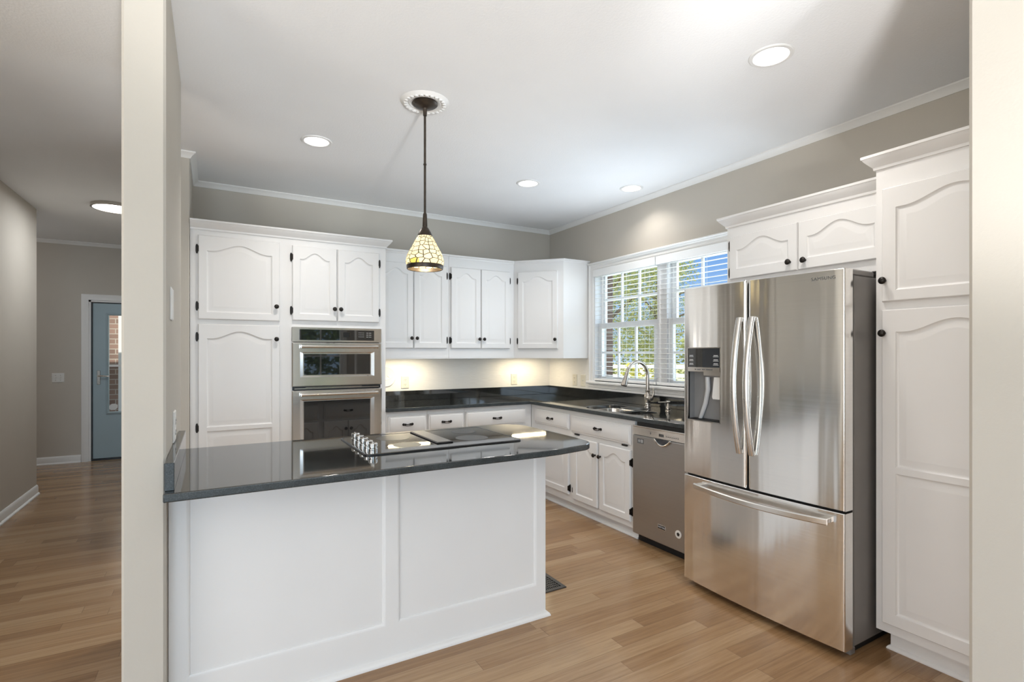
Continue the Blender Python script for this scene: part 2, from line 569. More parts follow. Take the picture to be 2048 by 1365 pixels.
def rrect(x0, x1, y0, y1, r, seg=6):
    out = []
    rs = r if isinstance(r, (list, tuple)) else [r] * 4
    for (cx, cy, a0), rr in zip(((x1, y1, 0), (x0, y1, 90), (x0, y0, 180), (x1, y0, 270)), rs):
        sx = -1 if cx == x1 else 1
        sy = -1 if cy == y1 else 1
        for k in range(seg + 1):
            a = R(a0 + 90 * k / seg)
            out.append((cx + sx * rr + rr * math.cos(a), cy + sy * rr + rr * math.sin(a)))
    return out

WM = {}
def thing(name, label, cat, loc=(0, 0, 0), rotz=0.0, group=None):
    o = bpy.data.objects.new(name, None)
    o.empty_display_size = 0.1
    o.location = loc
    o.rotation_euler = (0, 0, rotz)
    COL.objects.link(o)
    o['label'] = label
    o['category'] = cat
    if group:
        o['group'] = group
    WM[o] = Matrix.Translation(loc) @ Matrix.Rotation(rotz, 4, 'Z')
    return o

def mesh_obj(name, bm, mat, smooth=True, angle=32):
    bmesh.ops.remove_doubles(bm, verts=bm.verts[:], dist=1e-6)
    bmesh.ops.recalc_face_normals(bm, faces=bm.faces[:])
    me = bpy.data.meshes.new(name)
    bm.to_mesh(me)
    bm.free()
    for mm in (mat if isinstance(mat, (list, tuple)) else [mat]):
        me.materials.append(mm)
    if smooth:
        me.shade_smooth()
        me.set_sharp_from_angle(angle=R(angle))
    o = bpy.data.objects.new(name, me)
    COL.objects.link(o)
    return o

def part(name, bm, mat, parent, loc=None, world=False, label=None, smooth=True, angle=32):
    """child mesh. world=True: bm is in world space; else in the parent's own space, placed at loc"""
    if world:
        bm.transform(WM[parent].inverted())
    o = mesh_obj(name, bm, mat, smooth, angle)
    o.parent = parent
    if loc:
        o.location = loc
        WM[o] = WM[parent] @ Matrix.Translation(loc)
    else:
        WM[o] = WM[parent]
    if label:
        o['label'] = label
    return o

def top(name, bm, mat, label, cat, group=None, smooth=True, angle=32):
    """a top-level thing made of one mesh; its origin goes to the centre of its base"""
    xs = [v.co for v in bm.verts]
    c = Vector(((min(v.x for v in xs) + max(v.x for v in xs)) / 2, (min(v.y for v in xs) + max(v.y for v in xs)) / 2, min(v.z for v in xs)))
    bm.transform(Matrix.Translation(-c))
    o = mesh_obj(name, bm, mat, smooth, angle)
    o.location = c
    o['label'] = label
    o['category'] = cat
    if group:
        o['group'] = group
    WM[o] = Matrix.Translation(c)
    return o

def struct(name, bm, mat, parent=None, smooth=False):
    o = mesh_obj(name, bm, mat, smooth)
    if parent:
        o.parent = parent
    else:
        o['kind'] = 'structure'
    WM[o] = Matrix.Identity(4)
    return o

def edge_faces(o, slot=1, keep=None):
    for f in o.data.polygons:
        c = WM[o] @ f.center
        if keep and keep[0] < c.x < keep[1] and keep[2] < c.y < keep[3]:
            continue
        if abs(f.normal.z) < 0.5:
            f.material_index = slot

def copy_tree(o, parent=None):
    c = o.copy()
    COL.objects.link(c)
    c.parent = parent
    for ch in list(o.children):
        copy_tree(ch, c)
    return c

def text(name, s, size, parent, mat, M4, extrude=0.0004, align='CENTER', spacing=1.0):
    cu = bpy.data.curves.new(name, 'FONT')
    cu.body = s
    cu.size = size
    cu.extrude = extrude
    cu.align_x = align
    cu.align_y = 'CENTER'
    cu.materials.append(mat)
    cu.space_character = spacing
    tmp = bpy.data.objects.new(name, cu)
    COL.objects.link(tmp)
    bpy.context.view_layer.update()
    me = bpy.data.meshes.new_from_object(tmp.evaluated_get(bpy.context.evaluated_depsgraph_get()))
    bpy.data.objects.remove(tmp)
    o = bpy.data.objects.new(name, me)
    COL.objects.link(o)
    o.parent = parent
    o.matrix_local = M4
    return o

# ------------------------------------------------------------------ the setting
CEIL = 2.755
XR, YB = 3.32, 4.89          # kitchen right wall, back wall
XL = -0.144                  # kitchen left wall face
REAR, LEFT, FAR = -3.2, -4.0, 8.3

struct('floor', bxm((LEFT - .15, XR + .15, REAR - .15, FAR + .15, -0.08, 0.0)), M['floor'])
struct('ceiling', bxm((LEFT - .15, XR + .15, REAR - .15, FAR + .15, CEIL, CEIL + .1)), M['ceiling'])

def wall_hole(a0, a1, z0, z1, holes, mk):
    """wall in strips around rectangular holes [(a0,a1,z0,z1)]"""
    bm = BM()
    cuts = sorted(holes)
    a = a0
    for h0, h1, hz0, hz1 in cuts:
        mk(bm, a, h0, z0, z1)
        if hz0 > z0:
            mk(bm, h0, h1, z0, hz0)
        if hz1 < z1:
            mk(bm, h0, h1, hz1, z1)
        a = h1
    mk(bm, a, a1, z0, z1)
    return bm

struct('wall_back', bxm((-0.27, XR, YB, YB + .15, 0, CEIL)), M['wall'])
WIN = (2.255, 4.095, 1.085, 2.199)
struct('wall_right', wall_hole(REAR - .15, YB + .15, 0, CEIL, [WIN], lambda bm, a, b, z0, z1: box(bm, XR, XR + .15, a, b, z0, z1)), M['wall'])
struct('wall_front_right', bxm((1.842, XR, 0.495, 0.62, 0, CEIL), bev=0.010), M['wall'], smooth=True)
struct('wall_front_left', bxm((-0.27, XL, 2.17, 3.136, 0, CEIL), bev=0.008), M['wall'], smooth=True)
struct('wall_left', bxm((-0.27, XL, 4.21, FAR, 0, CEIL), bev=0.004), M['wall'], smooth=True)
struct('wall_hall_left', bxm((-1.60, -1.48, 2.6, 6.62, 0, CEIL)), M['wall'])
struct('wall_hall_nook', bxm((LEFT, -1.60, 6.50, 6.62, 0, CEIL)), M['wall'])
struct('wall_living_side', bxm((LEFT, -1.60, 2.6, 2.72, 0, CEIL)), M['wall'])
DOOR = (-1.36, -0.40, 0.0, 2.035)
struct('wall_hall_far', wall_hole(LEFT, XL - .126, 0, CEIL, [DOOR], lambda bm, a, b, z0, z1: box(bm, a, b, FAR, FAR + .15, z0, z1)), M['wall'])
LW = (-1.9, 0.9, 0.45, 2.35)
struct('wall_living_left', wall_hole(REAR, FAR + .15, 0, CEIL, [LW], lambda bm, a, b, z0, z1: box(bm, LEFT - .15, LEFT, a, b, z0, z1)), M['wall'])
RW1, RW2 = (-2.5, 0.8, 0.35, 2.35), (1.55, 2.45, 0.35, 2.25)
struct('wall_living_rear', wall_hole(LEFT - .15, XR, 0, CEIL, [RW1, RW2], lambda bm, a, b, z0, z1: box(bm, a, b, REAR - .15, REAR, z0, z1)), M['wall'])

# crown moulding along the ceiling, profile (out from wall, z)
CP = [(0, CEIL - .042), (.006, CEIL - .042), (.010, CEIL - .034), (.020, CEIL - .022), (.032, CEIL - .012), (.038, CEIL - .008), (.038, CEIL), (0, CEIL)]
struct('trim_1', sweep(BM(), [(-0.27, 4.21), (XL, 4.21), (XL, YB), (XR, YB), (XR, 0.62)], CP), M['trim'], smooth=True)
struct('trim_2', sweep(BM(), [(-1.48, 6.62), (-1.6, 6.62), (LEFT, 6.62), (LEFT, FAR), (-0.27, FAR), (-0.27, 4.21)], CP), M['trim'], smooth=True)
BP = [(0, 0), (.026, 0), (.026, .010), (.018, .020), (.014, .022), (.014, .075), (.009, .088), (.004, .095), (0, .095)]
struct('baseboard_hall', sweep(BM(), [(-1.48, 2.6), (-1.48, 6.62)], BP), M['trim'], smooth=True)
struct('baseboard_far', sweep(BM(), [(LEFT, FAR), (-1.435, FAR)], BP), M['trim'], smooth=True)
struct('baseboard_front_right', sweep(BM(), [(XR, 0.495), (1.842, 0.495)], BP), M['trim'], smooth=True)
struct('baseboard_front_left', sweep(BM(), [(XL, 2.17), (-0.27, 2.17), (-0.27, 3.136)], BP), M['trim'], smooth=True)
# white embossed strip of wall between counter and upper cabinets
struct('trim_3', bxm((1.245, XR, YB - .006, YB, 1.0, 1.34), (XR - .006, XR, 4.165, YB, 1.0, 1.34)), M['splash_wall'])

# kitchen window ---------------------------------------------------------------
def win_root(name):
    o = bpy.data.objects.new(name, None)
    o['kind'] = 'structure'
    COL.objects.link(o)
    WM[o] = Matrix.Identity(4)
    return o
w1 = win_root('window_1')
y0, y1, z0, z1 = WIN
# casing (profile swept up one leg, over the head, down the other)
cas = [(0, 0), (0, .012), (.010, .018), (.022, .018), (.028, .014), (.044, .014), (.050, .022), (.066, .022), (.072, .014), (.072, 0)]
part('casing', sweep(BM(), [(y0, z0), (y0, z1), (y1, z1), (y1, z0)], [(-o, u) for o, u in cas], fn=lambda a, b, u: (XR - u, a, b)), M['trim'], w1)
part('head_cap', bxm((XR - .034, XR, y0 - .075, y1 + .075, z1 + .058, z1 + .072), bev=.004), M['trim'], w1)
part('stool', bxm((XR - .05, XR + .15, y0 - .08, y1 + .08, z0 - .026, z0), bev=.006), M['trim'], w1)
part('apron', bxm((XR - .018, XR, y0 - .07, y1 + .07, z0 - .085, z0 - .026), (XR - .024, XR, y0 - .07, y1 + .07, z0 - .062, z0 - .045), bev=.003), M['trim'], w1)
jb = BM()
box(jb, XR + .001, XR + .149, y1 - .012, y1, z0, z1)
box(jb, XR + .001, XR + .149, y0, y0 + .012, z0, z1)
box(jb, XR + .001, XR + .149, y0, y1, z1 - .012, z1)
box(jb, XR + .03, XR + .14, 3.16, 3.27, z0, z1)
part('jamb', jb, M['vinyl'], w1)
def sash(nm, xa, xb, ya, yb, za, zb, st, rt, rb, lights=(3, 2)):
    bm = BM()
    box(bm, xa, xb, ya, ya + st, za, zb)
    box(bm, xa, xb, yb - st, yb, za, zb)
    box(bm, xa, xb, ya + st, yb - st, zb - rt, zb)
    box(bm, xa, xb, ya + st, yb - st, za, za + rb)
    s = part(nm, bm, M['vinyl'], w1)
    gx = (xa + xb) / 2
    gy0, gy1, gz0, gz1 = ya + st, yb - st, za + rb, zb - rt
    mb = BM()
    for i in range(1, lights[0]):
        yy = gy0 + (gy1 - gy0) * i / lights[0]
        box(mb, gx - .010, gx + .010, yy - .010, yy + .010, gz0, gz1)
    for i in range(1, lights[1]):
        zz = gz0 + (gz1 - gz0) * i / lights[1]
        box(mb, gx - .0095, gx + .0095, gy0, gy1, zz - .010, zz + .010)
    part('muntin', mb, M['vinyl'], s)
    part('pane', bxm((gx - .002, gx + .002, gy0, gy1, gz0, gz1)), M['pane'], s)
for ya, yb in ((3.272, 4.082), (2.268, 3.158)):
    sash('upper_sash', 3.408, 3.436, ya, yb, 1.622, z1 - .012, .052, .05, .042)
    sash('lower_sash', 3.366, 3.394, ya, yb, z0, 1.662, .052, .052, .05)

# blinds ------------------------------------------------------------------------
def blind(ya, yb, label):
    t = thing('window_blind', label, 'blind', (XR, (ya + yb) / 2, 1.10), 0, 'white slatted blinds in the kitchen window')
    v = BM()
    box(v, 3.292, 3.304, ya, yb, 2.128, 2.197, bev=.003)
    part('valance', v, M['slat'], t, world=True)
    part('head_rail', bxm((3.306, 3.356, ya + .004, yb - .004, 2.150, 2.196)), M['slat'], t, world=True)
    part('bottom_rail', bxm((3.304, 3.354, ya + .004, yb - .004, 1.094, 1.116), bev=.003), M['slat'], t, world=True)
    n = 24
    for i in range(n):
        z = 1.150 + i * (2.125 - 1.150) / (n - 1)
        b = BM()
        loops_mesh(b, [[(3.308, yy, z - .0014), (3.329, yy, z + .0006), (3.350, yy, z + .0010), (3.350, yy, z + .0032), (3.329, yy, z + .0028), (3.308, yy, z + .0008)] for yy in (ya + .006, yb - .006)], cap0=True, cap1=True)
        part('slat', b, M['slat'], t, world=True)
    for f in (0.15, 0.5, 0.85):
        y = ya + (yb - ya) * f
        c = BM()
        for x in (3.3025, 3.3555):
            box(c, x - .0008, x + .0008, y - .0012, y + .0012, 1.10, 2.15)
        part('ladder_cord', c, M['slat'], t, world=True)
    part('tilt_wand', tube(BM(), [(3.287, yb - .16, 2.12), (3.286, yb - .16, 1.66)], .003, 8), M['slat'], t, world=True)
    return t
blind(3.245, 4.082, 'white slatted blind in the window next to the corner cabinet')
blind(2.268, 3.235, 'white slatted blind partly hidden behind the refrigerator')

# other windows of the living room -----------------------------------------------
def plain_window(name, axis, pos, a0, a1, z0, z1, cols, rows, inward):
    w = win_root(name)
    def bx(bm, d0, d1, p0, p1, q0, q1):
        if axis == 'y':
            box(bm, p0, p1, pos + d0, pos + d1, q0, q1)
        else:
            box(bm, pos + d0, pos + d1, p0, p1, q0, q1)
    s = inward
    f = BM()
    for p0, p1, q0, q1 in ((a0 - .08, a0, z0 - .08, z1 + .08), (a1, a1 + .08, z0 - .08, z1 + .08), (a0, a1, z1, z1 + .08), (a0, a1, z0 - .08, z0)):
        bx(f, 0, .02 * s, p0, p1, q0, q1)
    part('casing', f, M['trim'], w)
    f = BM()
    for p0, p1, q0, q1 in ((a0, a0 + .05, z0, z1), (a1 - .05, a1, z0, z1), (a0, a1, z1 - .05, z1), (a0, a1, z0, z0 + .05)):
        bx(f, -.10 * s, -.05 * s, p0, p1, q0, q1)
    for i in range(1, cols):
        p = a0 + (a1 - a0) * i / cols
        bx(f, -.09 * s, -.06 * s, p - .012, p + .012, z0, z1)
    for i in range(1, rows):
        q = z0 + (z1 - z0) * i / rows
        bx(f, -.089 * s, -.061 * s, a0, a1, q - .012, q + .012)
    part('sash', f, M['vinyl'], w)
    f = BM()
    bx(f, -.077 * s, -.073 * s, a0, a1, z0, z1)
    part('pane', f, M['pane'], w)
plain_window('window_2', 'y', REAR, *RW1, 4, 2, 1)
plain_window('window_3', 'y', REAR, *RW2, 2, 2, 1)
plain_window('window_4', 'x', LEFT, *LW, 4, 2, 1)

# hall door ------------------------------------------------------------------------
d1 = win_root('door_1')
x0, x1, _, zt = DOOR
part('casing', sweep(BM(), [(x1, 0), (x1, zt), (x0, zt), (x0, 0)], [(0, 0), (0, .012), (.02, .016), (.06, .018), (.072, .012), (.072, 0)], fn=lambda a, b, u: (a, FAR - u, b)), M['trim'], d1)
part('jamb', bxm((x0, x0 + .022, FAR, FAR + .14, 0, zt), (x1 - .022, x1, FAR, FAR + .14, 0, zt), (x0, x1, FAR, FAR + .14, zt - .022, zt)), M['trim'], d1)
part('weather_strip', bxm((x0 + .022, x0 + .036, FAR + .01, FAR + .06, 0, zt - .02), (x0 + .022, x1 - .022, FAR + .01, FAR + .06, zt - .034, zt - .022), (x0 + .022, x1 - .022, FAR + .005, FAR + .10, 0, .022)), M['black'], d1)
lx0, lx1, lz1 = x0 + .038, x1 - .024, zt - .036
gx0, gx1, gz0, gz1 = -1.162, -0.600, 0.612, 1.850
lf = BM()
yf = FAR + .02
for b in ((lx0, gx0, .026, lz1), (gx1, lx1, .026, lz1), (gx0, gx1, .026, gz0), (gx0, gx1, gz1, lz1)):
    box(lf, b[0], b[1], yf, yf + .044, b[2], b[3])
leaf = part('door_leaf', lf, M['door_blue'], d1, label='blue grey door leaf')
part('glazing_bead', sweep(BM(), [(gx0, gz0), (gx0, gz1), (gx1, gz1), (gx1, gz0)], [(-.03, 0), (-.03, .008), (-.012, .016), (.0, .010), (0, 0)], fn=lambda a, b, u: (a, yf - u, b), closed=True), M['door_blue'], leaf)
part('pane', bxm((gx0, gx1, yf + .020, yf + .024, gz0, gz1)), M['pane'], leaf)
part('meeting_rail', bxm((gx0, gx1, yf + .005, yf + .036, 1.190, 1.215)), M['trim'], leaf)
part('window_sticker', lathe(BM(), [(.05, 0), (.05, .001)], 8, Matrix.Translation((-1.118, yf + .019, .672)) @ Matrix.Rotation(R(90), 4, 'X') @ Matrix.Rotation(R(22.5), 4, 'Z') @ Matrix.Scale(.85, 4, (0, 1, 0))), M['plate_white'], leaf)
hb = bxm((-1.283, -1.247, yf - .008, yf, .965, 1.145), bev=.004)
lathe(hb, [(.011, 0), (.011, .05)], 12, Matrix.Translation((-1.265, yf - .005, 1.075)) @ Matrix.Rotation(R(90), 4, 'X'))
tube(hb, [(-1.265, yf - .05, 1.075), (-1.22, yf - .052, 1.076), (-1.15, yf - .05, 1.068)], [.010, .009, .007], 10)
lathe(hb, [(.012, 0), (.010, .012)], 12, Matrix.Translation((-1.265, yf - .006, .995)) @ Matrix.Rotation(R(90), 4, 'X'))
part('lever_handle', hb, M['nickel'], leaf)

# ------------------------------------------------------------------ cabinet hardware and doors (built facing -y, x left to right)
TH = 0.02
def bumpf(t):
    a = abs(t)
    return 0.5 + 0.5 * math.cos(PI * min(a / 0.86, 1.0))

def door_mesh(w, h, panels, stile=.052, th=TH):
    """panels: [(z0, z1, rail_bottom, rail_top, rise)] stacked sections that tile the height"""
    bm = BM()
    c = .005
    rim = lambda d, y: [(d, y, d), (w - d, y, d), (w - d, y, h - d), (d, y, h - d)]
    loops_mesh(bm, [rim(0, 0), rim(0, -th + .008), rim(.002, -th + .004), rim(c, -th)], cap0=True, cap1=False)
    for (z0, z1, rb, rt, rise) in panels:
        zl = max(z0, c) if z0 < c else z0
        zh = min(z1, h - c)
        xl, xr = stile, w - stile
        zb, zs = z0 + rb, z1 - rt - rise
        K = 30 if rise else 2
        def loop(d, y):
            pts = [(xl + d, y, zb + d), (xr - d, y, zb + d)]
            for k in range(K + 1):
                t = 1 - 2 * k / K
                x = (xl + xr) / 2 + t * ((xr - xl) / 2 - d)
                pts.append((x, y, zs + (rise * bumpf(t) if rise else 0) - d))
            return pts
        outer = [(c, -th, zl), (w - c, -th, zl)]
        base = loop(0, 0)[2:]
        for k in range(K + 1):
            x = base[k][0]
            if k == 0: x = w - c
            if k == K: x = c
            outer.append((x, -th, zh))
        loops_mesh(bm, [outer, loop(0, -th), loop(.003, -th + .004), loop(.009, -th + .007), loop(.014, -th + .007), loop(.040, -th + .0015), loop(.043, -th + .0015)], cap0=False, cap1=True)
    return bm

def drawer_mesh(w, h, th=TH):
    bm = BM()
    lp = lambda d, y: [(d, y, d), (w - d, y, d), (w - d, y, h - d), (d, y, h - d)]
    return loops_mesh(bm, [lp(0, 0), lp(0, -th + .010), lp(.003, -th + .006), lp(.012, -th + .005), lp(.014, -th + .002), lp(.018, -th)], cap0=True, cap1=True)

FWD = Matrix.Rotation(R(90), 4, 'X')        # +z -> -y
def knob(parent, x, z, y=-TH):
    return part('knob', lathe(BM(), [(.008, 0), (.0065, .004), (.0055, .012), (.008, .016), (.0155, .020), (.0165, .024), (.013, .029), (.006, .032)], 18, FWD), M['bronze'], parent, loc=(x, y, z))

def pull(parent, x, z, y=-TH):
    b = BM()
    for s in (-1, 1):
        loops_mesh(b, [[(s * a, yy, q) for a, q in ((.010, 0), (.018, .008), (.028, .006), (.036, .011), (.046, .009), (.050, 0), (.046, -.009), (.036, -.011), (.028, -.006), (.018, -.008))] for yy in (0, -.004)], cap0=True, cap1=True)
        lathe(b, [(.006, 0), (.006, .014), (.004, .018)], 10, Matrix.Translation((s * .038, 0, 0)) @ FWD)
    box(b, -.012, .012, -.004, 0, -.003, .003)
    tube(b, [(-.038, -.014, 0), (-.034, -.018, -.007), (-.015, -.020, -.011), (.015, -.020, -.011), (.034, -.018, -.007), (.038, -.014, 0)], .0028, 8)
    return part('pull', b, M['bronze'], parent, loc=(x, y, z))

def hinge(parent, x, z, side):
    """butterfly hinge on the face frame at the door edge; side=-1 when the door lies to its right"""
    b = BM()
    s = side
    pl = [(0, -.031), (s * .006, -.034), (s * .011, -.028), (s * .013, -.016), (s * .013, .016), (s * .011, .028), (s * .006, .034), (0, .031)]
    loops_mesh(b, [[(a, yy, q) for a, q in pl] for yy in (-.001, -.004)], cap0=True, cap1=True)
    pl = [(0, -.020), (-s * .007, -.020), (-s * .007, .020), (0, .020)]
    loops_mesh(b, [[(a, yy, q) for a, q in pl] for yy in (-.014, -.022)], cap0=True, cap1=True)
    tube(b, [(0, -.010, -.026), (0, -.010, .026)], .0052, 8)
    return part('hinge', b, M['bronze'], parent, loc=(x, 0, z))

def door(cab, x0, x1, z0, z1, hs, knobz, panels=None, rise=.045, stile=.052, hz=None, kx=.024, rt=.05, rb=.05):
    w, h = x1 - x0, z1 - z0
    panels = panels or [(0, h, rb, rt, rise)]
    d = part('door', door_mesh(w, h, panels, stile), M['cab'], cab, loc=(x0, -.001, z0))
    if knobz is not None:
        knob(d, (w - kx) if hs == 'L' else kx, knobz - z0)
    for q in (hz if hz is not None else (z0 + .09, z1 - .09)):
        if hs == 'L':
            hinge(d, -.002, q - z0, -1)
        else:
            hinge(d, w + .002, q - z0, 1)
    return d

def drawer(cab, x0, x1, z0, z1, with_pull=True):
    d = part('drawer', drawer_mesh(x1 - x0, z1 - z0), M['cab'], cab, loc=(x0, -.001, z0))
    if with_pull:
        pull(d, (x1 - x0) / 2, (z1 - z0) / 2)
    return d

# crown for cabinets: (out, up) from the crown's bottom line
CC = [(0, 0), (.008, 0), (.010, .012), (.016, .018), (.030, .034), (.038, .044), (.042, .052), (.046, .054), (.046, .066), (0, .066)]

# ------------------------------------------------------------------ back wall: tall pantry, oven cabinet, uppers, bases
TY = 4.24
TD = YB - TY - .002
pc = thing('pantry_cabinet', 'tall white two door cabinet left of the wall ovens', 'cabinet', (XL + .002, TY, 0))
pw = 0.63
part('carcass', bxm((0, pw, 0, TD, .09, 2.235), (0, pw, .06, TD, 0, .09)), M['cab'], pc)
part('crown', sweep(BM(), [(0, 0), (pw, 0)], [(o, u + 2.235) for o, u in CC]), M['cab'], pc)
# upper and lower doors
door(pc, .048, .572, 1.592 + .014, 2.197, 'L', 1.713, rise=.052, hz=(1.698, 2.099), rt=.056)
h2 = 1.573 - .13
door(pc, .048, .572, .13, 1.573, 'L', 1.471, panels=[(.70, h2, .014, .050, .052), (0, .70, .055, .014, 0)], hz=(.25, .841, 1.482))

oc = thing('oven_cabinet', 'tall white cabinet holding the double wall oven', 'cabinet', (XL + .002 + pw, TY, 0))
ow = 1.236 - (XL + .002 + pw)
ox = XL + .002 + pw
b = BM()
OX0, OX1 = 0.512, 1.197      # oven opening
box(b, 0, OX0 - ox + .012, 0, TD, .09, 2.235)
box(b, OX1 - ox - .012, ow, 0, TD, .09, 2.235)
box(b, OX0 - ox + .012, OX1 - ox - .012, 0, TD, 1.56, 2.235)
box(b, OX0 - ox + .012, OX1 - ox - .012, 0, TD, .09, .40)
box(b, OX0 - ox + .012, OX1 - ox - .012, TD - .02, TD, .40, 1.56)
box(b, 0, ow, .06, TD, 0, .09)
part('carcass', b, M['cab'], oc)
part('crown', sweep(BM(), [(0, 0), (ow, 0), (ow, .290)], [(o, u + 2.235) for o, u in CC]), M['cab'], oc)
door(oc, .517 - ox, .843 - ox, 1.617, 2.186, 'L', 1.712, hz=(1.692, 2.097), kx=.020, rise=.05)
door(oc, .850 - ox, 1.178 - ox, 1.617, 2.186, 'R', 1.712, hz=(1.699, 2.102), kx=.020, rise=.05)
drawer(oc, .517 - ox, 1.178 - ox, .13, .37)

# upper wall cabinets
UY = 4.56
UD = YB - UY - .003
def upper(name, label, xa, xb, d1, d2):
    c = thing(name, label, 'cabinet', (xa, UY, 1.315), 0, 'white upper cabinets on the back wall')
    w = xb - xa
    part('carcass', bxm((0, w, 0, UD, .03, .975), (0, w, 0, .02, 0, .03), (0, w, -.004, .02, -.001, .022)), M['cab'], c)
    part('crown', sweep(BM(), [(0, 0), (w, 0)], [(0, .955), (.006, .955), (.010, .966), (.018, .972), (.022, .976), (.022, .987), (0, .987)]), M['cab'], c)
    door(c, d1[0] - xa, d1[1] - xa, .096, .872, 'L', 1.503 - 1.315, hz=(.173, .783), kx=.022, rise=.05)
    door(c, d2[0] - xa, d2[1] - xa, .096, .872, 'R', 1.503 - 1.315, hz=(.173, .783), kx=.022, rise=.05)
    return c
upper('wall_cabinet', 'white two door wall cabinet behind the hanging stained glass lamp', 1.240, 1.936, (1.258, 1.582), (1.589, 1.912))
upper('wall_cabinet', 'white two door wall cabinet beside the corner wall cabinet', 1.938, 2.655, (1.956, 2.270), (2.277, 2.600))

# diagonal corner wall cabinet: footprint polygon
DA, DB = (2.657, 4.56), (3.0, 4.178)
cc = thing('corner_wall_cabinet', 'white one door corner wall cabinet left of the kitchen window', 'cabinet', (DA[0], DA[1], 1.315), math.atan2(DB[1] - DA[1], DB[0] - DA[0]))
fp = [DA, DB, (XR - .003, DB[1]), (XR - .003, YB - .003), (DA[0], YB - .003)]
b = prism(BM(), fp, 1.345, 2.29)
prism(b, [DA, DB, (XR - .003, DB[1]), (XR - .003, DB[1] + .02), (DB[0] + .006, DB[1] + .02), (DA[0], DA[1] + .02)], 1.315, 1.345)
part('carcass', b, M['cab'], cc, world=True)
part('crown', sweep(BM(), [DA, DB, (XR - .003, DB[1])], [(0, 2.270), (.006, 2.270), (.010, 2.281), (.018, 2.287), (.022, 2.291), (.022, 2.302), (0, 2.302)]), M['cab'], cc, world=True)
dl = math.hypot(DB[0] - DA[0], DB[1] - DA[1])
door(cc, .045, dl - .055, .096, .872, 'L', 1.503 - 1.315, hz=(.173, .783), kx=.022, rise=.05)

# base cabinets on the back wall
BY = 4.25
BD = YB - BY - .003
def base_cab(name, label, loc, rot, w, depth, toe=True, wall_cut=None):
    c = thing(name, label, 'cabinet', loc, rot, 'white base cabinets')
    b = BM()
    box(b, 0, w, 0, .02, .08, .874)
    box(b, 0, .018, .02, depth, .08, .874)
    box(b, w - .018, w, .02, depth, .08, .874)
    box(b, .018, w - .018, .02, depth, .08, .10)
    box(b, .018, w - .018, depth - .01, depth, .10, .874)
    part('carcass', b, M['cab'], c)
    k = BM()
    box(k, 0, w, .040, .055, 0, .08)
    sweep(k, [(0, .040), (w, .040)], [(0, 0), (.013, 0), (.013, .006), (.008, .014), (0, .018)])
    part('kick_board', k, M['cab'], c)
    return c
def back_base(label, xa, xb, da, db, two):
    c = base_cab('base_cabinet', label, (xa, BY, 0), 0, xb - xa, BD)
    drawer(c, da - xa, db - xa, .69, .838)
    if two:
        m = (da + db) / 2
        door(c, da - xa, m - .003 - xa, .14, .655, 'L', .56)
        door(c, m + .003 - xa, db - xa, .14, .655, 'R', .56)
    else:
        door(c, da - xa, db - xa, .14, .655, 'L', .56)
back_base('white base cabinet with a narrow drawer next to the wall ovens', 1.240, 1.602, 1.258, 1.592, False)
back_base('white base cabinet with a narrow drawer, middle of the back run', 1.604, 1.956, 1.612, 1.945, False)
back_base('white base cabinet with one wide drawer, nearest the inside corner', 1.958, 2.668, 1.969, 2.600, True)

# base cabinets on the right wall
BX = 2.67
RD = XR - BX - .003
RT = R(-90)
cb = base_cab('base_cabinet', 'white base cabinet with one drawer and door left of the sink cabinet', (BX, BY - .002, 0), RT, BY - 3.602, RD)
o = BY - .002
drawer(cb, o - 4.168, o - 3.622, .705, .842)
door(cb, o - 4.168, o - 3.622, .145, .632, 'R', .545, hz=(.20, .56))
sb = base_cab('sink_base_cabinet', 'white two door sink base cabinet left of the dishwasher', (BX, 3.600, 0), RT, 3.600 - 2.826, RD)
o = 3.600
fd = drawer(sb, o - 3.588, o - 2.856, .690, .838)
for xx in (.075, .66):
    hb = BM()
    loops_mesh(hb, [[(xx + a, yy, q) for a, q in ((-.034, 0), (-.026, .006), (.026, .006), (.034, 0), (.026, -.006), (-.026, -.006))] for yy in (-.002, -.009)], cap0=True, cap1=True)
    part('hinge', hb, M['bronze'], fd, loc=(0, 0, -.012))
door(sb, o - 3.560, o - 3.236, .125, .650, 'L', .548, hz=(.20, .56), kx=.020)
door(sb, o - 3.210, o - 2.856, .125, .650, 'R', .548, hz=(.20, .56), kx=.020)

# ------------------------------------------------------------------ worktop
CT0, CT1 = .876, .906
EX, EY = 2.632, 4.215       # front edges
bowl1 = rrect(2.715, 3.120, 3.10, 3.560, [.10, .16, .05, .05])
bowl2 = rrect(2.715, 2.985, 2.872, 3.062, [.06, .05, .05, .06])
wt = thing('worktop', 'black granite worktop around the corner with the sink cut into it', 'countertop', (2.9, 4.5, CT0))
outl = [(1.240, EY), (EX - .004, EY), (EX, EY - .004), (EX, 2.172), (XR - .004, 2.172), (XR - .004, YB - .007), (1.240, YB - .007)]
ob = part('slab', prism(BM(), outl, CT0, CT1, [bowl1, bowl2]), [M['granite'], M['granite_edge']], wt, world=True)
edge_faces(ob, keep=(2.66, 3.2, 2.8, 3.6))
md = ob.modifiers.new('eased_edge', 'BEVEL')
md.width = .003
md.segments = 2
md.limit_method = 'ANGLE'
md.angle_limit = R(60)
part('backsplash', bxm((1.262, XR - .026, YB - .027, YB - .007, CT1, 1.0), (XR - .026, XR - .006, 2.172, YB - .007, CT1, 1.0), (1.240, 1.262, 4.30, YB - .007, CT1, 1.0), bev=.002), M['granite'], wt, world=True)

